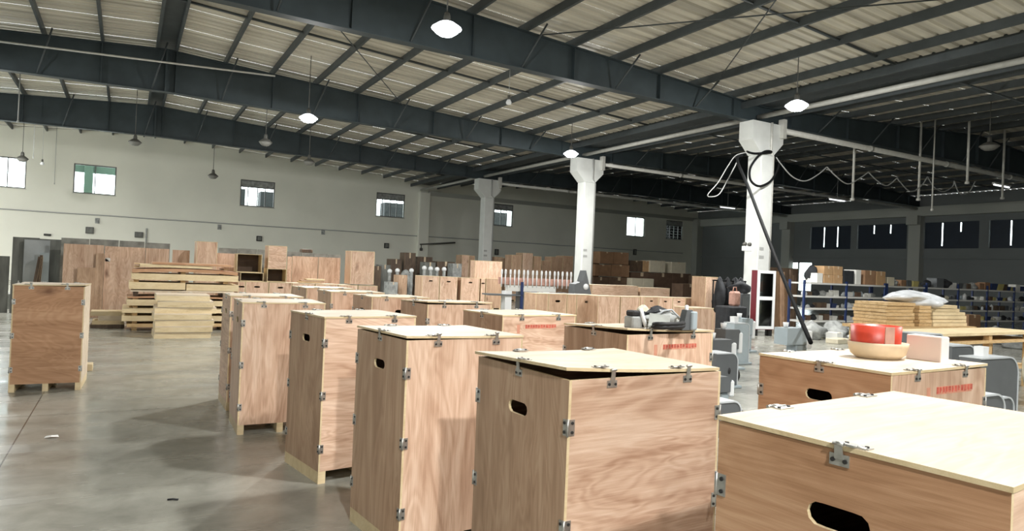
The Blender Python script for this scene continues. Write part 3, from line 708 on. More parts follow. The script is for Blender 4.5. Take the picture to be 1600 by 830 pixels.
# --- back row left: low crates with crates and open boxes on top (Y about 18-19)
def fy(x0, x1, ytop, Y):     # depth for a given Y plane
    q = ray((x0+x1)/2, ytop); return Y/q.y
YL = 18.0
low = [(372, 383.5, 'leftmost, half hidden by the board stack'), (384, 420, 'full-fronted under the open boxes'), (421, 456, 'full-fronted under the open box stack'), (457, 492, 'under the small board pile'), (493, 528, 'behind the right row end'), (529, 559, 'under the tall single crate'), (560, 590, 'rightmost of the low row')]
for i, (a, b, l) in enumerate(low):
    fcrate('low plywood crate of the back row, ' + l, a, b, 441+(a-384)*.036, fy(a, b, 441, YL), .62, group='low back row crates', hz=.12, hw=.05, hr=.02)
zl = .0
def topz(a, b, yt, Y): return at((a+b)/2, yt, fy(a, b, yt, Y)).z
ZL = [topz(a, b, 441+(a-384)*.036, YL) for a, b, _ in low]
ZM = max(ZL)+.013
fcrate('tall single crate standing on the right end of the low back row', 549, 586, 393.5, fy(549, 586, 393, YL+.02), .55, zb=ZM, holes=(), group='crates on the low back row')
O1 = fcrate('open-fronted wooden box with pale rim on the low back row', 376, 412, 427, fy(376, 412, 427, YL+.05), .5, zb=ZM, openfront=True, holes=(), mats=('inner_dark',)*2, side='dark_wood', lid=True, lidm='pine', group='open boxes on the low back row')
z1 = topz(376, 412, 427, YL+.05)+.014
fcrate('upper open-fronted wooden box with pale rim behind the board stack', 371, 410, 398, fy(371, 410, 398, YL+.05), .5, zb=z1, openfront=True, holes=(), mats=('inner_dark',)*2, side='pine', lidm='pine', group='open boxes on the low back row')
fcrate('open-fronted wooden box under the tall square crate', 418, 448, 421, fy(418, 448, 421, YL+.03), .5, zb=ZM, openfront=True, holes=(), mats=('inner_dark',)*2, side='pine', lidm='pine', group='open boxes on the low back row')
z2 = topz(418, 448, 421, YL+.03)+.014
fcrate('square crate stacked on an open-fronted box in the back row', 420, 449, 385, fy(420, 449, 385, YL+.03), .5, zb=z2, holes=(), mats=('ply_level',)*2, group='crates on the low back row')
# sheets leaning / standing behind
def sheet(label, x0, x1, ytop, Y, m, zb=0, t=.03, lean=.06, name='plywood_sheet', cat='sheet', group='upright sheets along the back', edge='pine'):
    d = fy(x0, x1, ytop, Y); x, y, W, z = place(x0, x1, ytop, d); h = z-zb
    o = tag(O(name, MB().box(-W/2, W/2, 0, t, 0, h, [1, 1, 0, 0, 1, 1]).me(name, m, edge), None, (x, y, zb), (-lean/2, 0, 0)), label, cat, group); return o
sheet('large orange plywood sheet standing left of the stack, leftmost', 100, 163, 382, 19.0, 'ply_upright'); sheet('large orange plywood sheet with a white scrap of paper on it', 164.5, 228, 386, 19.05, 'ply_upright')
sheet('orange plywood sheet partly behind the top of the board stack', 228.5, 265, 388.5, 19.1, 'ply_upright'); sheet('narrow orange plywood sheet left of the crate on the stack', 270, 297, 391, 19.12, 'ply_upright')
sheet('orange plywood sheet right of the crate behind the stack', 336, 371, 396, 19.15, 'ply_upright')
sheet('narrow plywood strip right of the square crate', 450, 457, 401, 19.0, 'ply_upright'); sheet('wide plywood sheet behind the small board pile', 458, 498, 401, 19.0, 'ply_upright'); sheet('plywood sheet with a small dark hole beside the tall single crate', 499, 533, 402.5, 19.0, 'ply_upright')
sheet('narrow brown strip over the leftmost plywood sheet', 150, 163, 396, 18.93, 'ply_brown_and_shade', t=.02); sheet('short brown patch over the leftmost plywood sheet', 121, 149, 418, 18.9, 'ply_brown_and_shade', t=.02)  # brown strip and patch added where the sheet reads darker
p = gy(168, 406, 19.088); tag(O('paper_scrap', MB().add([(-.05, 0, -.04), (.05, 0, -.045), (.06, -.01, .035), (0, -.015, .05), (-.045, 0, .04)], [(0,1,2,3,4)]).box(-.05, .05, 0, .004, -.04, .03).me('paper_scrap', 'paper_white'), None, p), 'torn white paper scrap stuck to the plywood sheet', 'paper')
crate('tall crate standing behind the wide board stack', *(lambda q: (q[0], q[1]+.3))(place(308, 340, 378.5, fy(308, 340, 378, 18.4))), 0, place(308, 340, 378.5, fy(308, 340, 378, 18.4))[2], .62, place(308, 340, 378.5, fy(308, 340, 378, 18.4))[3], holes=(), brackets=False, clips=False, side='ply_brown_and_shade', group='crates on the low back row', lidm='ply_level')
# grey foam boards behind
gb = [(96, 140, 372.5), (141, 186, 374.5), (187, 226, 377), (227, 266, 380), (342, 372, 388), (373, 402, 389), (403, 414, 390), (448, 470, 393.5), (471, 490, 395.5), (491, 512, 396.5), (513, 533, 398)]
for i, (a, b, yt) in enumerate(gb): sheet('grey board showing above the plywood sheets, %s from the left' % ORF[i], a, b, yt, 19.6, 'foam_grey', lean=.02, t=.05, name='grey_board', cat='board', group='grey boards behind the plywood', edge='foam_grey')
box_thing('dark_carton', 'dark flat carton on top of the grey boards', 'carton', 472, 489, 389.5, fy(472, 489, 389, 19.62), 'dark_wood', .3, zb=topz(472, 489, 395, 19.6))
# far left leaning sheets
sheet('tall dark green-grey board leaning far left', 20, 62, 371, 20.2, 'board_grey', name='grey_board', cat='board', edge='board_grey'); sheet('dark grey board right of the pale metal sheet', 62, 100, 374, 20.25, 'board_grey', name='grey_board', cat='board', edge='board_grey')
sheet('pale shiny grey sheet leaning on the dark boards', 38, 78, 375, 20.05, 'board_pale', name='metal_sheet', edge='board_pale'); sheet('narrow pale grey board in front of the shiny sheet', 62, 77, 395, 19.9, 'grey_light', name='pale_board', cat='board', edge='grey_light')
for i, (a, b, yt, ro) in enumerate(((46, 51, 400, .12), (52, 57, 398, .09), (57.5, 62, 402, .05))):
    o = sheet('thin dark offcut strip leaning in front of the shiny sheet, %s from left' % ORF[i], a, b, yt, 19.7+.05*i, 'dark_wood', t=.02, name='offcut_strip', cat='strip', group='dark offcut strips'); o.rotation_euler.y = ro
sheet('dark low board at the left edge of the photo', -14, 15, 400, 20.3, 'board_grey', name='grey_board', cat='board', edge='board_grey')
box_thing('low_bench', 'low grey slab on the floor at the left photo edge', 'slab', -40, 17, 459, 17.3, 'foam_grey', .8)
# ------------------------------------------------------------------ board stack
def zy(y, d, x=285): return at(x, y, d).z
stack = T('_', 'x', 'x'); bpy.data.objects.remove(stack)
def board(label, x0, x1, z0, z1, Y, dep, m, rz=0, bend=0, group='boards in the wide stack', name='board', rib=False, tilt=0):
    d = fy((x0+x1)/2, (x0+x1)/2, 460, Y); xm = (x0+x1)/2
    q = ray(xm, 460); d = Y/q.y; p = at(xm, 460, d); k = (xm-800)/FPX
    W = (x1-x0)*d/FPX/(math.cos(YAW)-k*math.sin(YAW)); n = 8 if bend else 1
    mb = MB(); v = []; f = []
    for i in range(n+1):
        x = -W/2 + W*i/n; dz = -bend*(2*i/n-1)**2
        v += [(x, 0, dz), (x, dep, dz), (x, dep, dz+z1-z0), (x, 0, dz+z1-z0)]
    for i in range(n): f += [(4*i+j, 4*i+4+j, 4*i+4+(j+1) % 4, 4*i+(j+1) % 4) for j in range(4)]
    f += [(0, 1, 2, 3)[::-1], (4*n, 4*n+1, 4*n+2, 4*n+3)]
    mb.add(v, [q[::-1] for q in f])
    t = tag(O(name, mb.me(name, m), None, (p.x, Y, z0), (0, tilt, rz)), label, 'board', group)
    return t
YS, dS = 15.6, 14.1
rows = [ # x0 x1 ytop ybot mat bend
 (238, 361, 411.5, 414.5, 'ply_brown_and_shade_level', 0, 'thin pale-edged sheet crowning the wide stack'),
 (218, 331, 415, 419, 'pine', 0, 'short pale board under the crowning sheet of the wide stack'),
 (208, 373, 420, 425, 'ply_brown_and_shade_level', .045, 'sagging brown sheet near the top of the wide stack'),
 (207, 374, 429, 438.5, 'pine', 0, 'long thick cream beam in the upper wide stack'),
 (202, 290, 442.5, 453, 'pine', 0, 'left thick cream board, upper middle of the wide stack'),
 (291.5, 373, 444, 454, 'pine', 0, 'right thick cream board, upper middle of the wide stack'),
 (207, 368, 454.5, 457, 'ply_top', 0, 'thin pale sheet above the dark slot of the wide stack'),
 (202, 371, 463.5, 466, 'ply_brown_and_shade_level', .02, 'thin brown sheet under the dark slot of the wide stack'),
 (200, 290, 469, 478, 'pine', 0, 'left cream board below the dark slot of the wide stack'),
 (291, 372, 470, 478, 'pine', 0, 'right cream board below the dark slot of the wide stack'),
 (195, 372, 482, 489.5, 'pine', 0, 'long cream board low in the wide stack'),
 (195, 371, 494, 502, 'pine', 0, 'lowest long cream board but one in the wide stack'),
 (203, 368, 506, 511, 'timber', 0, 'bottom timber board of the wide stack')]
prev = None
for i, (a, b, yt, yb_, m, bend, l) in enumerate(rows):
    board(l, a, b, zy(yb_, dS), zy(yt, dS), YS+random.uniform(-.05, .05), 1.1, m, bend=bend, rz=R(random.uniform(-.6, .6)))
# spacer blocks between the layers
sp = [(425, 429), (438.5, 442.5), (457, 463.5), (466, 469), (478, 482), (489.5, 494), (502, 506), (511, 518), (419, 420), (414.5, 415)]
k = 0
for gi, (yt, yb_) in enumerate(sorted(sp)):
    for ai, a in enumerate((212, 285, 352)):
        k += 1
        p = gy(a, 460, YS+.06); z0 = zy(yb_, dS) if yb_ < 517 else 0
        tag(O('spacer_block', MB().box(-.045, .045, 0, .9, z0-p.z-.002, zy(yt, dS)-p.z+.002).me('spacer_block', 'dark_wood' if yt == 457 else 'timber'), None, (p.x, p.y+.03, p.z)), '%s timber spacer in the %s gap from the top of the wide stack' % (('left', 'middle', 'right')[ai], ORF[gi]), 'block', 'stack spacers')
# front frames stack (narrow)
YN = 14.15
nr = [(245, 329, 520.5, 530), (246, 331, 512, 519.5), (246, 333, 503, 511), (244, 329, 494, 502), (245, 336, 486, 493), (249, 331, 477.5, 485), (246, 325, 470.5, 476.5)]
for i, (a, b, yt, yb_) in enumerate(nr):
    z0 = max(0, zy(yb_, 12.8)); z1 = zy(yt, 12.8)
    if i == 0: z0 = 0
    d = 12.8; p = gy((a+b)/2, 500, YN); W = (b-a)*Y_/FPX if False else (b-a)*(YN/ray((a+b)/2, 500).y)/FPX/(math.cos(YAW)+.35*math.sin(YAW)*1.0)
    zz = i*.117; t = T('pallet_frame', 'cream timber frame in the low front pile, %s from the bottom' % ORF[i].replace('first', 'lowest'), 'frame', (p.x, YN+random.uniform(-.04, .04), zz), R(random.uniform(-1.5, 1.5)), 'cream frames before the wide stack')
    O('front_rail', MB().box(-W/2, W/2, 0, .05, 0, .095).me('front_rail', 'pine'), t); O('back_rail', MB().box(-W/2, W/2, .75, .8, 0, .095).me('back_rail', 'pine'), t)
    for s in (-1, 0, 1): O('cross_rail', MB().box(s*(W/2-.03)-.03, s*(W/2-.03)+.03, .05, .75, 0, .095).me('cross_rail', 'pine'), t)
    O('top_sheet', MB().box(-W/2, W/2, 0, .8, .095, .117).me('top_sheet', 'ply_top'), t)
# low pile to the left of the stack
for i, (a, b, z0, z1, m) in enumerate(((143, 197, 0, .07, 'dark_wood'), (146, 196, .07, .15, 'pine'), (155, 195, .15, .25, 'ply_top'), (143, 197, .25, .34, 'pine'))):
    board('board in the low pile left of the wide stack, %s from the floor' % ['lowest, dark,', 'second', 'third', 'topmost long pale'][i], a, b, z0, z1, 16.3, .5, m, group='low floor pile of boards')
# small pile on the low row
for i, (a, b) in enumerate(((467, 500), (470, 506), (478, 507))): board('short offcut board lying on the low back row, ' + ['lowest', 'middle', 'uppermost'][i], a, b, ZM+.035*i, ZM+.033+.035*i, YL+.1, .3, ['timber', 'ply_brown_and_shade', 'pine'][i], group='offcuts on the low back row')

# ------------------------------------------------------------------ middle ground crates
for i, (a, b, l) in enumerate(((660, 687, 'leftmost of the far row before the third column'), (688, 715, 'second of the far row before the third column'), (721, 750, 'third of the far row before the third column'), (752, 758.5, 'narrow one at the end of the far row'))):
    fcrate('far plywood crate with hand hole, ' + l, a, b, 432+.045*(a-660), -22.9, .68, group='far row crates', hw=.05, hr=.025)
fcrate('far crate standing behind the leftmost crate of the far row', 660, 687, 431.8, -23.65, .68, holes=(), group='far row crates')
fcrate('brown crate right of the far row, beside the peg rack', 760, 784, 436, -22.9, .6, holes=(), mats=('ply_brown_and_shade',)*2, group='far row crates')
x, y, W, z = place(743, 785, 408.5, -22.95); crate('upright plywood panel crate standing on the far row crates', x, y+.2, 0, W, .4, z-1.16, z=1.16, holes=(), brackets=False, clips=False, skid=0, group='far row crates', lidm='ply_level')
tall = [(800, 815.5, 399, 'left, capped with a dark board', 'ply_brown_and_shade'), (817, 833, 396, 'middle and tallest', 'ply_upright'), (834.5, 846, 401, 'right, in the shade', 'ply_brown_and_shade')]
for a, b, yt, l, m in tall: fcrate('tall narrow crate behind the peg rack, ' + l, a, b, yt, -29.3, .7, holes=(), mats=(m,)*2, group='tall narrow crates')
dim = [(787, 799, 404, -30.5), (847, 861.5, 408, -30.5), (862, 879.5, 402, -30.5), (880, 896, 400.5, -30.5)]
for i, (a, b, yt, d) in enumerate(dim): fcrate('dim brown crate in the dark before the second column, %s from left' % ORF[i], a, b, yt, d, .7, holes=(), mats=('ply_brown_and_shade',)*2, group='dim crates left of the second column')
fcrate('dim crate behind the third column, left one', 722, 733, 399, 34, .7, holes=(), group='dim crates by the third column'); fcrate('dim dark crate touching the third column', 733, 742, 400, 34.5, .7, holes=(), mats=('ply_brown_and_shade',)*2, group='dim crates by the third column')
fcrate('dim crate under the third column, right of the upright panel', 774, 786, 402, -31.9, .7, holes=(), mats=('ply_brown_and_shade',)*2, group='dim crates by the third column')
# dark clutter between the back row and the far row
cl = [(586, 596, 416, 30, 'dark_wood', 'narrow dark panel right of the tall single crate'), (593, 611, 414, 30.5, 'board_grey', 'grey-green cabinet in the dark clutter'), (611, 628, 405, 31.5, 'dark_wood', 'dark carton with a dark lid in the clutter'), (632, 650, 395, 32, 'dark_wood', 'tallest dark brown carton in the clutter'), (652, 676, 401.5, 33, 'dark_wood', 'wide dark carton right of the tallest one'), (623, 637, 430, 27.5, 'ply_brown_and_shade', 'brown crate left of the far row'), (664, 681, 410, 31, 'board_grey', 'grey-green bin behind the far row'), (683, 711, 409, 31.5, 'dark_wood', 'wide dark bin behind the far row'), (708, 722, 412, 31, 'cloth_grey', 'grey upright box behind the far row'), (608, 622, 441, 27, 'cloth_grey', 'low grey carton on the floor in the clutter')]
for a, b, yt, d, m, l in cl: box_thing('storage_box', l, 'box', a, b, yt, d, m, .6, group='dark clutter boxes', flaps=True)
p = at(632, 470, 29.0); tag(O('covered_chair', MB().lump((0, 0, .75), .32, .3, .78, 0, 4, rough=.12).me('covered_chair', 'cloth_grey'), None, (p.x, p.y, -.18)), 'pale rounded cloth-covered shape in the dark clutter', 'cover')
for i, (x, y) in enumerate(((663, 419), (673, 420), (683, 421), (694, 421), (609, 424), (621, 423), (643, 423))):
    p = at(x, y, 28.6); t = T('steel_post', 'thin white-capped grey post, %s' % (['first', 'second', 'third', 'fourth'][i]+' behind the far row crates' if i < 4 else ['left', 'middle', 'right'][i-4]+' of three in the clutter'), 'post', (p.x, p.y, 0), 0, 'white-capped posts')
    O('post', MB().box(-.05, .05, -.05, .05, 0, p.z-.08).me('post', 'cloth_grey'), t); O('cap', MB().lathe([(.05, -.08), (.1, -.04), (.1, .04), (.05, .09), (0, .1)], 10, c=(0, 0, p.z)).me('cap', 'shell_white'), t)
    O('foot', MB().bev(-.14, .14, -.14, .14, 0, .03, .006).me('foot', 'cloth_grey'), t)
# ------------------------------------------------------------------ peg rack machine
pa, pb = at(779, 455, 20.0), at(893, 458, 20.8)
L = (pb-pa); L.z = 0; ln = L.length; ang = math.atan2(L.y, L.x)
t = T('peg_rack', 'long grey rack with a row of white pegs before the second column', 'rack', (pa.x, pa.y, 0), ang)
O('rail', MB().box(0, ln, 0, .08, 1.12, 1.32).me('rail', 'pinkish'), t); O('lower_beam', MB().box(.25, ln-.55, -.05, .12, .92, 1.09).me('lower_beam', 'shelf_white'), t)
O('tray', MB().box(-.35, ln+.3, -.1, .5, .78, .82).me('tray', 'grey_panel'), t)
for i in range(17):
    x = .05 + (ln-.1)*(i+random.uniform(-.12, .12))/16
    pg = O('peg', MB().tube([(0, 0, 1.04), (0, 0, 1.46+random.uniform(-.05, .03))], .02, 8).me('peg', 'shell_white'), t, (x, -.04, 0))
    O('peg_head', MB().lathe([(.022, 1.40), (.034, 1.45), (.03, 1.54), (0, 1.57)], 8).me('peg_head', 'shell_white'), pg)
for x, m in ((.3, 'shell_white'), (1.5, 'shell_white'), (.75, 'grey_panel'), (1.1, 'rack_blue'), (2.1, 'grey_panel')):
    O('leg', MB().box(x-.1, x+.1, -.05, .3, 0, .92).me('leg', m), t)
O('blue_post', MB().box(.66, .74, -.1, -.06, 0, 1.2).me('blue_post', 'rack_blue'), t)
O('base_plate', MB().box(-.2, ln, -.1, .5, 0, .05).me('base_plate', 'grey_panel'), t)
p = at(900, 460, 19.4); t = T('metal_guard', 'grey metal guard with a pointed top at the second column foot', 'guard', (p.x, p.y, 0))
O('body', MB().prism([(-.1, 0), (.55, 0), (.55, .9), (.32, 1.62), (.22, 1.3), (-.05, 1.22)], 0, .3).me('body', 'grey_panel'), t)
O('hole_plate', MB().lathe([(.09, 0), (.09, .012), (0, .012)], 14).me('hole_plate', 'shell_white'), t, (.33, -.001, 1.15), (R(90), 0, 0))
# ------------------------------------------------------------------ cartons at the far right wall of the lit bay
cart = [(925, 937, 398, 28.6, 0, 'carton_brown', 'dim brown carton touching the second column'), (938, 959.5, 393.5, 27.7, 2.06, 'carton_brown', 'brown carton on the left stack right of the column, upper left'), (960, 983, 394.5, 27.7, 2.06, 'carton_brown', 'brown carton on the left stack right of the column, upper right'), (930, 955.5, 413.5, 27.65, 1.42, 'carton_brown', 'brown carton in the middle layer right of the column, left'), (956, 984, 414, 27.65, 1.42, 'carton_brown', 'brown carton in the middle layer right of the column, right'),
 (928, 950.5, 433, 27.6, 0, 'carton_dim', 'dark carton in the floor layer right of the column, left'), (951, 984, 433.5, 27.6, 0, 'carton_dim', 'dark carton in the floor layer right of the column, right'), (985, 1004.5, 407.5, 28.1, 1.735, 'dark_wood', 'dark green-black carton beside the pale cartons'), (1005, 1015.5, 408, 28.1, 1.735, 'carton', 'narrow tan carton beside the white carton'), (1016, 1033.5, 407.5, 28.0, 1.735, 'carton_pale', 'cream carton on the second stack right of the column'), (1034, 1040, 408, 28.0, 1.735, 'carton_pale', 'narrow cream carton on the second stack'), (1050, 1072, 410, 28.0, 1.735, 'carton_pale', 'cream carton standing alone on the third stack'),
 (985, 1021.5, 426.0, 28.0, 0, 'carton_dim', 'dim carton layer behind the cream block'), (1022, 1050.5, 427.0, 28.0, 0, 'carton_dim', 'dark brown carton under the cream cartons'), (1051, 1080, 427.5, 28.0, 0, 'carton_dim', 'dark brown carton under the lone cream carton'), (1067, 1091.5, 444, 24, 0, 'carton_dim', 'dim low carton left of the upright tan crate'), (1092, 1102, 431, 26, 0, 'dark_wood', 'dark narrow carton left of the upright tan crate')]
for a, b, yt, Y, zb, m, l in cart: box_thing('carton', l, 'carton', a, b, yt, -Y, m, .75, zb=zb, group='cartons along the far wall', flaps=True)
for i in range(3):
    for j in range(2):
        a = 987+17.5*j; z0 = [.95, .5, 0][i]; x, y, W, z = place(a+.8, a+17.8, 430, -27.2); hh = [.44, .44, .49][i]
        tag(O('cream_carton', MB().bev(-W/2, W/2, 0, .6, 0, hh, .02).me('cream_carton', 'carton_pale'), None, (x, y, z0)), 'small cream carton, %s row, %s column of the cream block' % (['top', 'middle', 'bottom'][i], ['left', 'right'][j]), 'carton', 'cream carton block')
# low long crates
fcrate('long low crate right of the second column, left one', 926, 998, 446.5, -19.3, .7, holes=(), mats=('ply_level',)*2, group='long low crates'); fcrate('long low crate right of the second column, right one', 1001, 1047, 450.5, -19.3, .7, holes=(), mats=('ply_level',)*2, group='long low crates')
# middle row
mr = [(838, 857, 459.5, 'first from left, dark side'), (858, 886, 460, 'second, with hand hole'), (887, 901, 461, 'third, narrow'), (902, 934, 461.5, 'fourth, with hand hole')]
for a, b, yt, l in mr: fcrate('crate of the middle row behind the stencilled crate, ' + l, a, b, yt, -13.6, .55, mats=('ply_brown_and_shade',)*2, holes=('front',) if 'hole' in l else (), group='middle row crates')
fcrate('pale-fronted crate of the middle row, left of the pair', 935, 969, 463.5, -13.2, .5, holes=(), group='middle row crates'); fcrate('pale-fronted crate of the middle row, right of the pair', 970.5, 1000, 464.5, -13.2, .5, holes=(), group='middle row crates')
for i, (a, b) in enumerate(((1002, 1007), (1007.5, 1029), (1029.5, 1051), (1051.5, 1071), (1071.5, 1094), (1094.5, 1112))):
    fcrate('middle row crate behind the grey parts heap, %s from left' % ORF[i], a, b, 464.5+.03*(a-1000), -13.6, .5, mats=(['ply_upright', 'ply_brown_and_shade', 'ply_upright', 'ply_level', 'ply_brown_and_shade', 'ply_upright'][i],)*2, holes=('front',) if i else (), group='middle row crates', hw=.035, hr=.018, hz=.1)
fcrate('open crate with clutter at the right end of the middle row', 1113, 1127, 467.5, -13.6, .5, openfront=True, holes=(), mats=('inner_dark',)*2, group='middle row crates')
fcrate('upright tan crate standing behind the middle row end', 1103, 1122, 433.5, 18, .5, holes=(), group='crates near the nearest column')
fcrate('small tan crate right of the grey parts heap', 1082, 1115, 482.5, 11.5, .42, holes=(), group='crates near the nearest column', rz=0)

# ------------------------------------------------------------------ grey machines
def rprof(w, h, r, n=7, both=False):
    p = [(-w/2, 0), (w/2, 0)] + [(w/2-r+r*math.cos(math.pi/2*k/n), h-r+r*math.sin(math.pi/2*k/n)) for k in range(n+1)]
    if both: p += [(-w/2+r+r*math.cos(math.pi/2+math.pi/2*k/n), h-r+r*math.sin(math.pi/2+math.pi/2*k/n)) for k in range(n+1)]
    else: p += [(-w/2, h)]
    return p
def machine(label, x0, x1, ytop, d, m='grey_panel', t=.22, r=.08, rz=0, wheel=False, knob=True, slot=True, both=False, head=False):
    x, y, W, z = place(x0, x1, ytop, d); h = max(z-.04, .1)
    o = T('grey_machine', label, 'machine', (x, y, 0), R(rz), 'small grey machines on the floor')
    O('base', MB().bev(-W/2-.03, W/2+.08, -.03, t+.05, 0, .04, .008).me('base', 'grey_light'), o)
    r = min(r, W*.45, h*.45)
    if head:       # chunky head on a pale stem with a white end cap
        O('stem', MB().bev(-W*.05, W*.42, .03, t-.03, .04, h*.55, .02).me('stem', 'grey_light'), o)
        O('head', MB().prism([(px, pz+h*.48) for px, pz in rprof(W*.9, h*.5, min(r, h*.2))], 0, t).me('head', m), o, (-W*.05, 0, .04))
        O('end_cap', MB().bev(W*.32, W*.55, -.015, t+.015, h*.42, h*.96, .02).me('end_cap', 'shell_white'), o)
        O('cup', MB().lathe([(0, 0), (.04, 0), (.055, .1), (.048, .1), (.035, .01), (0, .01)], 12).me('cup', 'shell_white'), o, (-W*.3, t*.5, .04+h*.98))
        O('side_panel', MB().bev(-W*.35, -W*.02, .05, t-.05, .04, h*.3, .015).me('side_panel', 'grey_panel'), o)
        O('foot', MB().box(-W*.4, W*.5, -.02, t+.04, -.001, .012).me('foot', 'rubber_black'), o)
        return o
    O('housing', MB().prism(rprof(W, h, r, both=both), 0, t).me('housing', m), o, (0, 0, .04))
    # pale wrap-around edge band
    pf = rprof(W, h, r, both=both)[1:]; mb = MB(); b = .013; v = []
    for i, (px, pz) in enumerate(pf):
        a = pf[max(i-1, 0)]; c = pf[min(i+1, len(pf)-1)]; dx, dz = c[0]-a[0], c[1]-a[1]; l = math.hypot(dx, dz) or 1; nx, nz = dz/l, -dx/l
        v += [(px-nx*.004, -.008, pz-nz*.004), (px+nx*b, -.008, pz+nz*b), (px+nx*b, t+.008, pz+nz*b), (px-nx*.004, t+.008, pz-nz*.004)]
    f = []
    for i in range(len(pf)-1): f += [(4*i+j, 4*i+(j+1) % 4, 4*i+4+(j+1) % 4, 4*i+4+j) for j in range(4)]
    n = len(pf)-1; f += [(3, 2, 1, 0), (4*n, 4*n+1, 4*n+2, 4*n+3)]
    mb.add(v, f); O('edge_band', mb.me('edge_band', 'band_grey'), o, (0, 0, .04))
    if knob: O('knob', MB().prism([(-.05, 0), (.05, 0), (.06, .11), (-.06, .11)], .05, .15).me('knob', 'shell_white'), o, (-W*.25, 0, h+.055))
    if slot:
        O('slot', MB().lathe([(.035, 0), (.035, .006), (0, .006)], 12, sx=.7, sy=1.3).me('slot', 'rubber_black'), o, (W*.12, .001, h*.55), (R(90), 0, 0))
    if wheel:
        wh = O('wheel', MB().lathe([(.05, -.03), (.10, -.03), (.115, 0), (.10, .03), (.05, .03), (.05, -.03)], 20).me('wheel', 'rubber_black'), o, (W/2+.10, t*.5, .155), (R(90), 0, 0))
        O('hub', MB().lathe([(0, -.035), (.05, -.032), (.05, .032), (0, .035)], 14).me('hub', 'shell_white'), wh)
    for sx in (-1, 1): O('foot', MB().box(sx*W*.4-.03, sx*W*.4+.03, .0, t, -.001, .012).me('foot', 'rubber_black'), o)
    return o
machine('grey machine farthest back in the line beside the cabinet', 1160, 1180, 497, 14.5, 'grey_light', .3, head=True)
machine('tall pale blue-grey slab machine in the line left of the cabinet', 1148, 1171, 506, 12.4, 'grey_light', .25, slot=False)
machine('grey machine with a square shoulder in the middle of the line', 1134, 1160, 514, 11.6, 'grey_panel', .25, r=.05, head=True)
machine('wide grey machine left in the line, half behind a crate', 1114, 1150, 530, 10.6, 'grey_panel', .22, r=.03, knob=False, head=True)
machine('round-shouldered dark grey machine with a wheel in the line', 1120, 1153, 553, 9.6, 'grey_panel', .3, r=.12, wheel=True, knob=False)
machine('grey machine peeking out right of the lifted-lid crate', 1120, 1147, 588, 8.0, 'grey_panel', .2, knob=False, head=True)
machine('low grey machine nearest the camera behind the front crates', 1116, 1158, 629, 6.5, 'grey_panel', .25, r=.1, wheel=True, knob=False)
machine('pale grey machine fed by the black hose', 1231, 1268, 512, 13.0, 'grey_light', .3, r=.1, head=True)
machine('grey machine right behind the pink box', 1446, 1474, 523, 8.7, 'grey_panel', .3, knob=False, slot=False)
machine('grey round-shouldered machine right of the pink box', 1488, 1524, 541, 8.2, 'grey_panel', .25, r=.14, knob=False, slot=False)
machine('small grey machine between tub and pink box', 1405, 1420, 544, 9.3, 'grey_panel', .2, knob=False, slot=False)
machine('big grey machine with large rounded corner at the right edge', 1534, 1592, 560, 7.6, 'grey_panel', .22, r=.2, knob=True, slot=False)
machine('grey round-shouldered machine low at the right edge', 1534, 1570, 618, 6.0, 'grey_panel', .16, r=.14, knob=True, slot=False)
machine('second grey round-shouldered machine low at the right edge', 1562, 1584, 622, 6.6, 'grey_panel', .16, r=.14, knob=False, slot=False)

# ------------------------------------------------------------------ black hose and festoon cable
def curve(name, pts, r, m, label, cat, n=8, group=None):
    # smooth Catmull-Rom through points
    P = [Vector(p) for p in pts]; out = []
    for i in range(len(P)-1):
        a, b, c, d = P[max(i-1, 0)], P[i], P[i+1], P[min(i+2, len(P)-1)]
        for k in range(7):
            t = k/7; out.append(.5*((2*b) + (c-a)*t + (2*a-5*b+4*c-d)*t*t + (3*b-a-3*c+d)*t**3))
    out.append(P[-1]); return tag(O(name, MB().tube(out, r, n).me(name, m)), label, cat, group)
yc = 14.03
hp = [gy(1167, 237, yc), gy(1180, 240, yc-.02), gy(1205, 238, yc-.05), gy(1196, 236.5, yc-.08), gy(1183, 246, yc-.1), gy(1172, 264, yc-.1), gy(1173, 282, yc-.1), gy(1186, 291, yc-.1), gy(1203, 284, yc-.05), gy(1214, 268, yc), gy(1218, 253, yc)]
curve('black_hose', hp, .035, 'cable_black', 'black hose looped around the head of the nearest column', 'hose')
q0, q1 = gy(1152, 250, 13.8), at(1267, 536, 12.6)
hp = [gy(1160, 243, 13.9), q0, q0.lerp(q1, .22), q0.lerp(q1, .5)+Vector((0, 0, -.05)), q0.lerp(q1, .78)+Vector((0, 0, -.06)), q1]
curve('black_hose', hp, .04, 'cable_black', 'straight black hose slanting down from the nearest column to a grey machine', 'hose')
hp = [gy(1168, 238, yc), gy(1150, 243, yc), gy(1137, 260, yc), gy(1122, 285, yc), gy(1106, 304, yc), gy(1112, 307.5, yc), gy(1124, 303, yc), gy(1136, 283, yc), gy(1147, 262, yc), gy(1152, 252, yc)]
curve('grey_cable', hp, .015, 'cable_grey', 'grey cable hanging in a narrow loop left of the nearest column', 'cable', 6)
fest = [(1213, 246), (1220, 256), (1238, 276), (1258, 283), (1278, 273), (1292, 261), (1308, 277), (1325, 287.5), (1343, 279), (1357, 269), (1370, 282), (1386, 290), (1402, 278), (1406, 284), (1423, 299.5), (1440, 290), (1449, 276), (1460, 293), (1474, 299.5), (1488, 292), (1491, 283)]
yv = 14.0
for i, (a, b) in enumerate(((0, 6), (5, 10), (9, 13), (12, 17), (16, 21))):
    curve('festoon_cable', [gy(x, y, yv) for x, y in fest[a:b]], .019, 'cable_grey', 'sagging grey cable in the dark bay, %s loop from the column' % ORF[i], 'cable', 6, 'festoon cable loops')
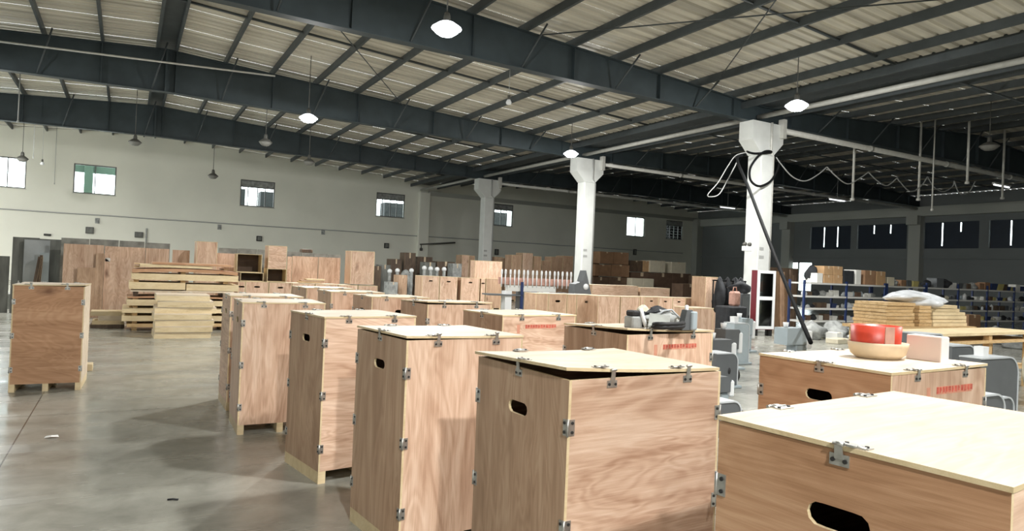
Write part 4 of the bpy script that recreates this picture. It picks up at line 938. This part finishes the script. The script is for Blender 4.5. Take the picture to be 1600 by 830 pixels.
curve('festoon_cable', [gy(x, y, yv) for x, y in ((1491, 283), (1497, 299), (1504, 303.5), (1515, 299), (1524, 283))], .019, 'cable_grey', 'last short sagging cable loop in the dark bay', 'cable', 6, 'festoon cable loops')
# small lamp box on the nearest column
p = gy(1166, 386, 14.02); t = T('emergency_light', 'small white emergency light on the nearest column', 'lamp', (p.x+.02, p.y, p.z))
O('case', MB().bev(-.16, .16, -.05, .05, -.12, .02, .01).me('case', 'shell_white'), t)
for s in (-1, 1): O('spot_head', MB().lathe([(0, -.04), (.05, -.03), (.06, .04), (0, .05)], 12).me('spot_head', 'shade_grey'), t, (s*.1, 0, .08), (R(90), 0, 0))

# ------------------------------------------------------------------ display cabinet and leaning planks
x, y, W, z = place(1187, 1211, 423, 18.9)
cab = T('cabinet', 'dark red cabinet with white-framed glass door by the nearest column', 'cabinet', (x, y, 0), R(-8))
h = z; wd = W
DP = .26
O('carcass', MB().box(-wd/2, -wd/2+.03, .03, DP, .18, h).box(wd/2-.03, wd/2, .03, DP, .18, h).box(-wd/2+.03, wd/2-.03, DP-.03, DP, .18, h).box(-wd/2+.03, wd/2-.03, .03, DP-.03, h-.03, h).box(-wd/2+.03, wd/2-.03, .03, DP-.03, .18, .22).me('carcass', 'maroon'), cab)
O('back_panel', MB().box(-wd/2+.03, wd/2-.03, DP-.035, DP-.031, .22, h-.03).me('back_panel', 'board_pale'), cab)
dr = O('door', MB().box(-wd/2, -wd/2+.08, 0, .03, .2, h).box(wd/2-.08, wd/2, 0, .03, .2, h).box(-wd/2+.08, wd/2-.08, 0, .03, h-.08, h).box(-wd/2+.08, wd/2-.08, 0, .03, .2, .28).box(-wd/2+.08, wd/2-.08, 0, .03, h*.55, h*.55+.1).me('door', 'shell_white'), cab)
for z0, z1 in ((.28, h*.55), (h*.55+.1, h-.08)): O('pane', MB().box(-wd/2+.08, wd/2-.08, .012, .018, z0, z1).me('pane', 'glass'), dr)
for k, z0 in enumerate((.6, 1.2)): O('shelf', MB().box(-wd/2+.03, wd/2-.03, .05, DP-.03, z0, z0+.02).me('shelf', 'shelf_white'), cab)
for s in (-1, 1):
    for yy in (.05, .17): O('leg', MB().box(s*(wd/2-.06)-.04, s*(wd/2-.06)+.04, yy, yy+.07, 0, .18).me('leg', 'rubber_black'), cab)
for i, (zz, m, l) in enumerate(((1.221, 'pinkish', 'pink soft thing inside the red cabinet, upper shelf'), (.621, 'carton_pale', 'pale parcel inside the red cabinet, lower shelf'), (.221, 'cloth_grey', 'grey parcel on the floor of the red cabinet'))):
    tag(O('parcel', MB().lump((0, 0, .14), .14, .07, .18, 0, i+40, rough=.1).me('parcel', m), None, (x+.02, y+.13, zz+.004)), l, 'parcel', 'parcels in the red cabinet')
pl = [(1212, 1219, 424, 'plank_brown'), (1219.5, 1224, 424.5, 'plank_brown'), (1224.5, 1230, 425, 'ply_brown_and_shade'), (1230.5, 1234, 439, 'plank_brown'), (1234.5, 1239, 440, 'plank_brown'), (1239.5, 1243, 421, 'dark_wood'), (1243.5, 1247, 430, 'dark_wood')]
for i, (a, b, yt, m) in enumerate(pl):
    x, y, W, z = place(a, b, yt, 21.7)
    tag(O('plank', MB().box(-W/2, W/2, 0, .05, 0, z).me('plank', m), None, (x, y, 0), (-.05, 0, 0)), 'upright brown plank leaning right of the red cabinet, %s from left' % ORF[i], 'plank', 'planks beside the red cabinet')
tag(O('plank_stand', MB().box(-.9, 1.0, 0, .06, 0, 2.0).me('plank_stand', 'dark_wood'), None, (lambda q: (q.x, q.y+.35, 0))(at(1228, 470, 22.4))), 'dark board standing behind the brown planks', 'board')

# ------------------------------------------------------------------ coats, cart and electric box left of the column
p = at(1140, 470, 17.2)
t = T('garment_rack', 'garment rack of black work clothes left of the nearest column', 'rack', (p.x, p.y, 0), R(-15))
O('top_bar', MB().tube([(-.5, 0, 1.5), (.45, 0, 1.5)], .018, 8).me('top_bar', 'cable_black'), t)
for s in (-.48, .43): O('upright', MB().tube([(s, 0, .02), (s, 0, 1.5)], .018, 8).me('upright', 'cable_black'), t); O('foot_bar', MB().tube([(s, -.25, .02), (s, .25, .02)], .02, 8).me('foot_bar', 'cable_black'), t)
for i, xx in enumerate((-.3, -.08, .14, .3)): O('garment', MB().lump((xx, 0, 1.05), .12, .2, .5, 0, 50+i, rough=.3).me('garment', 'cloth_black'), t)
p = at(1122, 470, 15.4); tag(O('dark_trolley', MB().bev(-.3, .3, -.2, .2, .1, .95, .03).box(-.26, -.2, -.15, -.1, 0, .1).box(.2, .26, -.15, -.1, 0, .1).box(-.26, -.2, .1, .15, 0, .1).box(.2, .26, .1, .15, 0, .1).me('dark_trolley', 'cloth_black'), None, (p.x+.1, p.y-.3, 0)), 'black trolley in front of the garment rack', 'trolley')
p = at(1118, 455, 15.8); tag(O('pink_bag', MB().bev(-.12, .12, -.09, .09, 0, .33, .04).tube([(-.06, 0, .33), (-.04, 0, .42), (.04, 0, .42), (.06, 0, .33)], .012, 6).me('pink_bag', 'pinkish'), None, (p.x-.05, p.y-.62, .951)), 'pink and white bag on the black trolley', 'bag')
x, y, W, z = place(1158, 1173, 459, 15.5); t = T('electric_box', 'grey electric cabinet standing before the nearest column', 'cabinet', (x, y, 0))
O('body', MB().bev(-W/2, W/2, 0, .35, 0, z, .012).me('body', 'grey_panel'), t); O('door', MB().bev(-W/2+.03, W/2-.03, -.015, 0, .15, z-.06, .004).me('door', 'grey_panel'), t); O('handle', MB().box(W/2-.07, W/2-.05, -.035, -.015, z*.5, z*.5+.12).me('handle', 'rubber_black'), t)
p = at(1163, 452, 15.6); tag(O('black_foliage', MB().lump((0, 0, .1), .28, .16, .16, 0, 71, rough=.5).me('black_foliage', 'cloth_black'), None, (x, y+.17, z-.0)), 'crumpled black bag on the grey electric cabinet', 'bag')

# ------------------------------------------------------------------ shelving racks
def rack(label, X0, Y, W, D, bays, zs, h):
    t = T('shelving_rack', label, 'rack', (X0, Y, 0), 0, 'blue and white shelving racks')
    for i in range(bays+1):
        for yy in (0, D-.05): O('post', MB().box(W*i/bays-.03, W*i/bays+.03, yy, yy+.05, 0, h).me('post', 'rack_blue'), t)
    for z in zs:
        sh = None
        for i in range(bays): sh = O('shelf', MB().box(W*i/bays+.03, W*(i+1)/bays-.03, .0, D, z-.05, z).me('shelf', 'shelf_white'), t)
    return t
rnd = random.Random(11)
KIND = {
 'carton': ('carton', ('carton', 'carton_brown', 'carton_pale')), 'box': ('box', ('box_white', 'cloth_grey', 'grey_panel', 'dark_wood', 'carton_dim')), 'bottle': ('bottle', ('shell_white', 'cloth_grey', 'grey_light')), 'bag': ('bag', ('plastic_film', 'cloth_grey', 'cloth_black', 'cloth_black', 'cloth_cream')), 'bin': ('bin', ('box_white', 'yellowish', 'rack_blue', 'grey_panel'))}
CN = {'carton': 'tan', 'carton_brown': 'brown', 'carton_pale': 'cream', 'box_white': 'white', 'cloth_grey': 'grey', 'grey_panel': 'dark grey', 'shell_white': 'white', 'grey_light': 'pale grey', 'plastic_film': 'translucent', 'cloth_black': 'black', 'cloth_cream': 'cream', 'yellowish': 'yellow', 'rack_blue': 'dark blue', 'dark_wood': 'dark brown', 'carton_dim': 'dull brown'}
def item(kind, m, s, seed):
    mb = MB()
    if kind in ('carton', 'box'):
        mb.bev(-s, s, -s*.8, s*.8, 0, s*1.5, .008)
        if kind == 'carton': mb.box(-s*.1, s*.1, -s*.81, s*.81, s*1.2, s*1.503)
    elif kind == 'bottle': mb.lathe([(0, 0), (s*.5, 0), (s*.5, s*1.3), (s*.42, s*1.5), (s*.2, s*1.65), (s*.2, s*1.85), (0, s*1.85)], 12)
    elif kind == 'bag': mb.lump((0, 0, s*.62), s*1.2, s*.85, s*.85, 0, seed, rough=.35)
    else: mb.add([(-s*.8, -s*.7, 0), (s*.8, -s*.7, 0), (s*.8, s*.7, 0), (-s*.8, s*.7, 0), (-s, -s*.85, s*1.1), (s, -s*.85, s*1.1), (s, s*.85, s*1.1), (-s, s*.85, s*1.1), (-s*.92, -s*.78, s*1.1), (s*.92, -s*.78, s*1.1), (s*.92, s*.78, s*1.1), (-s*.92, s*.78, s*1.1), (-s*.74, -s*.64, .02), (s*.74, -s*.64, .02), (s*.74, s*.64, .02), (-s*.74, s*.64, .02)],
        [(3,2,1,0), (0,1,5,4), (1,2,6,5), (2,3,7,6), (3,0,4,7), (4,5,9,8), (5,6,10,9), (6,7,11,10), (7,4,8,11), (8,9,13,12), (9,10,14,13), (10,11,15,14), (11,8,12,15), (12,13,14,15)])
    return mb.me(kind, m)
def nm_top(r, s): return r == 'left rack' and s == 'top'
def fill(rname, X0, Y, W, D, bays, z, shelf, smin, smax, step, kinds, seen):
    x = X0+.12; e = X0+W-.12
    if nm_top(rname, shelf): x = gy(1392 if False else 1386, 445, 13.0).x
    while x < e:
        s = rnd.uniform(smin, smax); kd = rnd.choice(kinds); m = rnd.choice(KIND[kd][1])
        hw = s*(1.55 if kd == 'bag' else 1.02)
        xx = x + hw
        if xx+hw > e: break
        for i in range(1, bays):                       # keep clear of the posts
            px = X0+W*i/bays
            if abs(xx-px) < hw+.04 and shelf != 'top': xx = px+hw+.05
        if xx+hw > e: break
        l = '%s %s on the %s shelf of the %s' % (CN[m], kd, shelf, rname)
        seen[l] = seen.get(l, 0)+1
        o = tag(O(kd, item(kd, m, s, rnd.randint(0, 999)), None, (xx, Y+D*.42, z), (0, 0, 0)), l, kd, 'goods on the racks'); ITEMS.append(o)
        x = xx + hw + rnd.uniform(.01, step)
ITEMS = []; seen = {}
p1 = gy(1258, 445, 13.0); rx0 = p1.x; W1 = gy(1384, 450, 13.0).x - rx0
zs = (.43, .80, 1.16, 1.55)
rack('blue-posted rack with white shelves behind the tub', rx0, 13.0, W1, .55, 2, zs, 1.62)
p2 = gy(1387, 450, 13.0); rx2 = p2.x; W2 = gy(1446, 452, 13.0).x - rx2
rack('blue-posted rack behind the timber stacks', rx2, 13.0, W2, .55, 1, zs, 1.62)
p3 = gy(1449, 452, 13.0); rx3 = p3.x; W3 = gy(1625, 460, 13.0).x - rx3
rack('long blue-posted rack at the right edge of the photo', rx3, 13.0, W3, .55, 4, zs, 1.7)
for nm, X0, Y, W, b in (('left rack', rx0, 13.0, W1, 2), ('middle rack', rx2, 13.0, W2, 1), ('right rack', rx3, 13.0, W3, 4)):
    for z, sh in zip(zs, ('lowest', 'second', 'third', 'top')):
        if sh == 'top':
            fill(nm, X0, Y, W, .55, b, z+.001, sh, .12, .22, .04, ['carton', 'bag', 'box', 'bin', 'bin', 'carton'], seen)
        else: fill(nm, X0, Y, W, .55, b, z+.001, sh, .06, .125, .02, ['bag', 'box', 'bottle', 'bag', 'bin', 'box'], seen)
# name twins by where they stand along the shelf
by = {}
for o in ITEMS: by.setdefault(o['label'], []).append(o)
for l, os_ in by.items():
    if len(os_) > 1:
        os_.sort(key=lambda o: o.location.x)
        for i, o in enumerate(os_): o['label'] = l + ', ' + (ORF[i] if i < 18 else 'last') + ' from left'
# goods on the floor under the racks
for i, (a, b, yt, d, m, l) in enumerate(((1276, 1300, 513, 19.5, 'yellowish', 'olive yellow carton on the floor under the left rack'), (1308, 1318, 520, 18.5, 'box_white', 'white carton beside the olive carton'), (1309, 1331, 530, 17.5, 'carton_pale', 'pale wooden box on the floor before the left rack'), (1514, 1533, 492, 20.5, 'carton_brown', 'brown carton under the long right rack'))):
    box_thing('carton', l, 'carton', a, b, yt, d, m, .35, group='cartons under the racks', flaps=True)
for i, (x, y, d, m, sx, l) in enumerate(((1268, 516, 18.6, 'cloth_grey', .3, 'grey sack under the left rack'), (1303, 512, 19.0, 'cloth_grey', .35, 'grey sack behind the olive carton'), (1345, 516, 18.5, 'plastic_film', .4, 'translucent bag heap right of the pale box'), (1362, 508, 20, 'shell_white', .3, 'white bag heap under the left rack right end'), (1556, 505, 19.8, 'cloth_grey', .4, 'grey cloth heap under the long right rack'), (1582, 512, 18.4, 'cloth_grey', .35, 'lower grey cloth heap at the right photo edge'))):
    p = at(x, y, d); tag(O('sack', MB().lump((0, 0, .2), sx, .3, .277, 0, 80+i, rough=.45).me('sack', m), None, (p.x, p.y, 0)), l, 'sack', 'sacks under the racks')
# big tan cartons stacked on the left rack
def stack_box(label, a, b, yt, yb_, Y, m, dep=.4):
    x, y, W, z = place(a, b, yt, -Y); zb = gy((a+b)/2, yb_, Y).z
    t = T('carton', label, 'carton', (x, y, zb), 0, 'big cartons on the left rack'); h = z-zb
    O('body', MB().bev(-W/2, W/2, 0, dep, 0, h, .008).me('body', m), t); O('tape', MB().box(-.025, .025, -.002, dep+.002, h*.75, h+.002).me('tape', 'tan_tub'), t)

# ------------------------------------------------------------------ timber stacks and benches at right
def timber_stack(label, a, b, ytop, d, zb, m, dep=.6, th=.055, jit=.02, group='timber stacks on the trestle', step=0):
    x, y, W, z = place(a, b, ytop, d); n = max(1, int((z-zb)/th)); t = T('timber_stack', label, 'timber', (x, y, zb), 0, group); h = (z-zb)/n
    for i in range(n):
        w = W*(1-step*max(0, i-n*.45)/n)
        O('plank', MB().box(-W/2, -W/2+w, 0, dep, .003, h-.003).me('plank', m), t, (random.uniform(-jit, jit), random.uniform(-jit, jit), i*h))
    return t
dT = 12.0; zb = .86
tr = at(1425, 520, dT); trx = tr.x
x, y, W, z = place(1380, 1516, 508, -6.83)
t = T('trestle_table', 'rough timber trestle carrying the timber stacks', 'trestle', (x, y-.1, 0), 0)
O('top', MB().box(-W/2, W/2, -.05, .8, zb-.05, zb).me('top', 'timber'), t)
for sx in (-.45, -.12, .2, .45):
    for yy in (0, .65): O('leg', MB().box(sx*W-.04, sx*W+.04, yy, yy+.08, 0, zb-.05).me('leg', 'timber'), t)
O('low_rail', MB().box(-W*.45, W*.45, .02, .06, .3, .38).me('low_rail', 'timber'), t)
timber_stack('brown weathered timber stack under the plastic film, left', 1387, 1430, 473, -6.83, zb, 'timber', step=0)
timber_stack('narrow timber stack in the middle under the plastic film', 1436, 1455, 478, -6.83, zb, 'timber')
timber_stack('pale stepped timber stack right of the plastic film', 1458.5, 1511, 477, -6.83, zb, 'pine', step=.8)
p = at(1428, 474, dT+.25); tag(O('plastic_film', MB().lump((0, 0, .08), .55, .3, .12, 0, 91, n=20, rough=.35).lump((.25, -.1, .0), .35, .3, .16, 0, 92, n=16, rough=.4).me('plastic_film', 'plastic_film'), None, (p.x, p.y+.1, z if False else place(1387, 1430, 473, -6.83)[3]+.005)), 'crumpled translucent plastic film on the timber stacks', 'film')
x, y, W, z = place(1462, 1640, 520, 10.4)
t = T('workbench', 'long wooden workbench with board top at the right edge', 'workbench', (x, y, 0), R(2))
O('top', MB().box(-W/2, W/2, 0, .7, z-.04, z).me('top', 'pine'), t); O('lower_board', MB().box(-W/2+.3, W/2, -.02, .62, z-.16, z-.12).me('lower_board', 'timber'), t); O('shelf', MB().box(-W/2+.1, W/2, .05, .62, .30, .34).me('shelf', 'timber'), t)
for sx in (-.4, 0, .4):
    for yy in (.02, .58): O('leg', MB().box(sx*W-.045, sx*W+.045, yy, yy+.09, 0, z-.04).me('leg', 'timber'), t)
for i in range(3): tag(O('offcut_block', MB().bev(-.18, .18, 0, .3, 0, .16, .006).me('offcut_block', 'timber'), None, (x-.7+.62*i, y+.18, .341)), 'timber offcut block on the workbench shelf, %s from left' % ORF[i], 'block', 'workbench offcuts')
# cream work coat draped at the right photo edge
p = at(1604, 535, 9.6); tag(O('cloth_sack', MB().lump((0, 0, .62), .22, .2, .66, 0, 95, rough=.15).me('cloth_sack', 'cloth_cream'), None, (p.x, p.y-.2, -.145)), 'tall cream cloth sack at the right photo edge', 'sack')

# ------------------------------------------------------------------ things standing on the crates
LT = 1.155+.0128
p = gz(1371, 557, LT+.01)
t = T('tan_tub', 'tan oval tub on the right crate lid', 'tub', (p.x, p.y, LT+.004), R(-25))
O('bowl', MB().lathe([(0, 0), (.105, 0), (.132, .02), (.145, .06), (.148, .08), (.143, .082), (.136, .06), (.1, .014), (0, .014)], 32, sx=1.02, sy=.85).me('bowl', 'tan_tub'), t)
t2 = T('red_tub', 'red oval tub sitting in the tan tub', 'tub', (p.x-.012, p.y+.005, LT+.022), R(-25))
O('bowl', MB().lathe([(0, 0), (.112, 0), (.122, .03), (.126, .15), (.119, .151), (.113, .03), (0, .014)], 32, sx=1, sy=.84).me('bowl', 'red_paint'), t2)
O('strap', MB().box(-.02, .03, -.109, -.097, .06, .149).me('strap', 'pinkish'), t2)
p = gz(1467, 568, LT)
t = T('pink_box', 'small pink and white box on the right crate lid', 'box', (p.x+.045, p.y+.085, LT+.003), R(4))
O('carton', MB().bev(-.042, .042, -.085, .085, 0, .128, .003).me('carton', 'box_pink'), t); O('white_end', MB().box(-.040, .040, -.0865, -.085, .002, .126).box(-.039, .039, -.083, .083, .1282, .1292).me('white_end', 'shell_white'), t)
# heap of parts on the stencilled crate (its lid top is near LT)
hx, hy = 3.27, 3.861
def on8(x, y): return gz(x, y, LT+.012)
zt8 = LT+.014
def part8(name, label, me, x, y, rz=0, dz=0): p = on8(x, y); return tag(O(name, me, None, (p.x, p.y, zt8+dz), (0, 0, rz)), label, 'part', 'grey parts heap')
p = on8(993, 514); t = T('grey_part', 'small grey cast part at the left end of the heap', 'part', (p.x, p.y, zt8), .1, 'grey parts heap')
O('block', MB().bev(-.06, .04, -.03, .06, 0, .085, .01).me('block', 'cloth_grey'), t); O('black_cap', MB().bev(-.05, .02, -.025, .055, .085, .125, .01).me('black_cap', 'rubber_black'), t); O('white_arm', MB().tube([(.02, -.02, .14), (.035, -.035, .07), (.06, -.045, .01)], .014, 8).me('white_arm', 'shell_white'), t)
part8('grey_cover', 'crumpled grey cover spread across the parts heap', MB().lump((0, 0, .045), .18, .085, .065, 0, 101, n=24, rough=.45).me('grey_cover', 'cloth_grey'), 1034, 512)
part8('pale_cover', 'pale folded cover plate leaning in the parts heap', MB().add([(-.12, -.06, .02), (.06, -.08, .03), (.11, -.02, .085), (-.03, .03, .1), (-.12, -.06, .03), (.06, -.08, .04), (.11, -.02, .095), (-.03, .03, .11)], [(3,2,1,0), (4,5,6,7), (0,1,5,4), (1,2,6,5), (2,3,7,6), (3,0,4,7)]).me('pale_cover', 'foam_grey'), 1024, 515)
part8('black_hose_coil', 'black rubber hose coil under the grey cover', MB().tube([(.12*math.cos(a*.5), -.03+.06*math.sin(a*.5), .016+.0016*a) for a in range(26)], .015, 8).me('black_hose_coil', 'rubber_black'), 1040, 517)
part8('cream_cloth', 'cream cloth bundle on top of the heap', MB().lump((0, 0, .035), .055, .04, .05, 0, 102, rough=.35).me('cream_cloth', 'cloth_cream'), 1004, 508, 0, .06)
part8('black_rag', 'black rag under the cream cloth bundle', MB().lump((0, 0, .04), .06, .05, .058, 0, 104, n=16, rough=.5).me('black_rag', 'cloth_black'), 1006, 511, 0, 0)
part8('dark_cable_bundle', 'dark striped cable bundle on the grey cover', MB().lump((0, 0, .03), .10, .05, .04, 0, 103, n=18, rough=.6).me('dark_cable_bundle', 'cloth_black'), 1026, 511, .2, .075)
for k in range(3): part8('cable', ['thin pale', 'thin grey', 'thin white'][k]+' cable trailing over the parts heap', MB().tube([(-.12+.04*k, -.05, .07), (-.05, -.07+.02*k, .125), (.04, -.05, .13-.02*k), (.12, -.07+.01*k, .06)], .007, 6).me('cable', ['board_pale', 'cloth_grey', 'shell_white'][k]), 1034, 512)
t = T('grey_bracket', 'angled grey machine bracket at the right end of the heap', 'part', (on8(1070, 516)), .05, 'grey parts heap'); t.location.z = zt8
O('plate', MB().prism([(-.14, 0), (.05, 0), (.05, .14), (-.005, .14), (-.03, .05)], -.02, .03).me('plate', 'grey_panel'), t); O('end_box', MB().bev(.03, .085, -.04, .04, 0, .13, .008).me('end_box', 'grey_light'), t); O('pin', MB().lathe([(0, .175), (.013, .17), (.013, .135)], 10).me('pin', 'shell_white'), t, (.01, 0, 0))

# ------------------------------------------------------------------ small fixtures on the back wall
def wbox(x, y, w_, h_, m, label, name='junction_box', cat='box'):
    p = gy(x, y, YB-.05); t = T(name, label, cat, (p.x, YB-.001, p.z), 0, 'fixtures on the back wall')
    O('case', MB().bev(-w_/2, w_/2, -.09, 0, -h_/2, h_/2, .01).me('case', m), t); O('cover', MB().bev(-w_/2+.05, w_/2-.05, -.10, -.09, -h_/2+.05, h_/2-.05, .003).me('cover', 'board_grey'), t)
wbox(140, 360, .36, .34, 'shade_grey', 'square grey switch box below the second window'); wbox(217, 367, .4, .3, 'shade_grey', 'open grey switch box beside a short pipe'); wbox(74, 367, .3, .1, 'rubber_black', 'small black wall plate near the left boards'); wbox(405, 373, .3, .3, 'rubber_black', 'black square box below the third window'); wbox(604, 384, .3, .32, 'rubber_black', 'black square box below the fourth window')
wbox(776, 394, .3, .4, 'rubber_black', 'black box on the dark wall right of the third column'); wbox(992, 394, .3, .45, 'rubber_black', 'black box on the dark wall left of the pale cartons')
for x, y, l in ((152, 345, 'small rusty bracket below the conduit, left'), (343, 355, 'small rusty bracket below the conduit, middle'), (505, 363, 'small rusty bracket below the conduit, right')):
    p = gy(x, y, YB-.05); tag(O('wall_bracket', MB().box(-.1, .1, -.02, 0, -.14, .14).box(-.025, .025, -.2, 0, -.02, .03).tube([(0, -.2, 0), (.06, -.2, -.14)], .02, 6).me('wall_bracket', 'cloth_grey'), None, (p.x, YB, p.z)), l, 'bracket', 'fixtures on the back wall')
p = gy(228.5, 370, YB-.05); tag(O('stub_pipe', MB().tube([(0, -.05, -.35), (0, -.05, .45)], .035, 8).box(-.05, .05, -.05, 0, -.05, 0).me('stub_pipe', 'cable_grey'), None, (p.x, YB, p.z)), 'short vertical pipe beside the open switch box', 'pipe')
p = gy(656, 382, YB-.3); q = gy(711, 382.5, YB-.3)
t = T('pipe_arm', 'dark horizontal pipe arm with valve on the back wall', 'pipe', (p.x, YB-.3, p.z))
O('arm', MB().tube([(0, 0, 0), (q.x-p.x, 0, .25)], .05, 8).me('arm', 'shade_grey'), t); O('wall_stub', MB().tube([(.15, .295, .05), (.15, 0, .01)], .05, 8).me('wall_stub', 'shade_grey'), t); O('valve', MB().lathe([(0, -.12), (.1, -.1), (.1, .06), (0, .1)], 10).me('valve', 'shade_grey'), t, (.1, 0, -.3)); O('feed', MB().tube([(.1, 0, 0), (.1, 0, -.25)], .035, 8).me('feed', 'shade_grey'), t); O('riser', MB().tube([(.1, .1, 0), (0, .1, .6), (.05, .1, 3.0)], .025, 6).me('riser', 'cable_grey'), t)

# ------------------------------------------------------------------ floor litter
p = gz(80, 684, 0); tag(O('paper_scrap', MB().add([(-.05, -.01, .002), (.0, -.025, .012), (.055, -.01, .004), (.045, .02, .015), (0, .012, .002), (-.04, .024, .01), (0, 0, .02)], [(0,1,6), (1,2,6), (2,3,6), (3,4,6), (4,5,6), (5,0,6)]).me('paper_scrap', 'paper_white'), None, (p.x, p.y, 0)), 'small crumpled white paper scrap on the floor, left', 'paper')
p = gz(270, 782, 0); tag(O('dark_scrap', MB().tube([(-.03, .01, .005), (0, 0, .008), (.03, -.012, .005)], .006, 6).me('dark_scrap', 'rubber_black'), None, (p.x, p.y, 0)), 'tiny black scrap on the floor near the bottom', 'scrap')
p = gz(143, 580, 0); tag(O('wood_block', MB().bev(-.07, .07, -.1, .1, 0, .09, .005).me('wood_block', 'pine'), None, (p.x-.06, p.y+.1, 0)), 'small pale wood block on the floor behind the lone crate', 'block')

# ------------------------------------------------------------------ seen outside through the back windows
def out_box(name, label, x0, x1, y0, y1, z0, z1, m): tag(O(name, MB().bev(x0, x1, y0, y1, z0, z1, .02).me(name, m)), label, 'structure', 'outside the back windows')
a, b = wins[1]; out_box('outdoor_post', 'green post standing outside the second window', a+.35, a+.75, YB+2.2, YB+2.6, 0, 6.6, 'outdoor_green'); out_box('outdoor_beam', 'green canopy beam outside the second window', a-1.5, b+2.5, YB+2.6, YB+3.0, 5.9, 6.5, 'outdoor_green')
for i in (2, 3, 4):
    a, b = wins[i]; nm = ['third', 'fourth', 'fifth'][i-2]
    out_box('outdoor_cabinet', 'dark block outside the %s window' % nm, b-.3, b+1.2, YB+3, YB+4, 0, 5.75, 'outdoor_dark'); out_box('outdoor_cabinet', 'dark post outside the %s window, left' % nm, a-.2, a+.62, YB+2.5, YB+2.9, 0, 5.75, 'outdoor_dark')
    t = T('outdoor_stair', 'sloping stair seen through the %s window' % nm, 'stair', (a+1.0, YB+4, 0), 0, 'outside the back windows')
    for k in range(8): O('tread', MB().box(-.4+.32*k, .0+.32*k, 0, .8, 4.3+.17*k, 4.36+.17*k).me('tread', 'outdoor_dark'), t)
    O('stringer', MB().add([(-.4, 0, 4.2), (2.2, 0, 5.6), (2.2, 0, 5.75), (-.4, 0, 4.35), (-.4, .06, 4.2), (2.2, .06, 5.6), (2.2, .06, 5.75), (-.4, .06, 4.35)], [(0,1,2,3), (7,6,5,4), (0,4,5,1), (1,5,6,2), (2,6,7,3), (3,7,4,0)]).me('stringer', 'outdoor_dark'), t)
    O('support', MB().box(1.9, 2.1, .2, .6, 0, 5.5).me('support', 'outdoor_dark'), t)
ST('ground_outside', MB().box(XL-15, XR+15, YB+.3, YB+25, -.3, 0).me('ground_outside', 'outdoor_pale'))

# big cartons and dark bags on the left rack's top shelf
def stacked(label, a, b, yt, z0, m, Y=13.05, name='carton', cat='carton', dep=.42):
    x, y, W, z = place(a, b, yt, -Y)
    t = T(name, label, cat, (x, y, z0), 0, 'goods on top of the left rack'); h = z-z0
    O('body', MB().bev(-W/2, W/2, 0, dep, 0, h, .008).me('body', m), t); O('tape', MB().box(-.03, .03, -.002, dep+.002, h*.7, h+.002).me('tape', 'tan_tub' if 'carton' in m else m), t); return z
TZ = 1.551
stacked('white bin at the left end of the left rack', 1277, 1286, 427, TZ, 'box_white', name='bin', cat='bin')
zz = stacked('tan carton on the left rack, lower left of the tan block', 1288, 1302, 430, TZ, 'carton')
stacked('tan carton on the left rack, upper left of the tan block', 1288, 1302, 416, zz+.002, 'carton')
zz = stacked('tan carton on the left rack, lower right of the tan block', 1303, 1317, 430.5, TZ, 'carton')
stacked('tan carton on the left rack, upper right of the tan block', 1303, 1317, 416.5, zz+.002, 'carton')
stacked('dark tall box between the two tan carton groups', 1319, 1335, 423, TZ, 'cloth_black', name='box', cat='box')
stacked('white carton between the two tan carton groups', 1338, 1346, 422, TZ, 'box_white')
stacked('brown carton right on the left rack, wide one', 1352, 1369, 423, TZ, 'carton_brown')
stacked('brown carton right on the left rack, narrow one', 1370, 1384, 424.5, TZ, 'carton')
p = gy(1258, 430, 13.25); tag(O('black_bag', MB().lump((0, 0, .2), .2, .16, .28, 0, 120, rough=.25).me('black_bag', 'cloth_black'), None, (p.x+.42, p.y+.1, TZ+.02)), 'black bag at the far left end of the left rack top', 'bag')
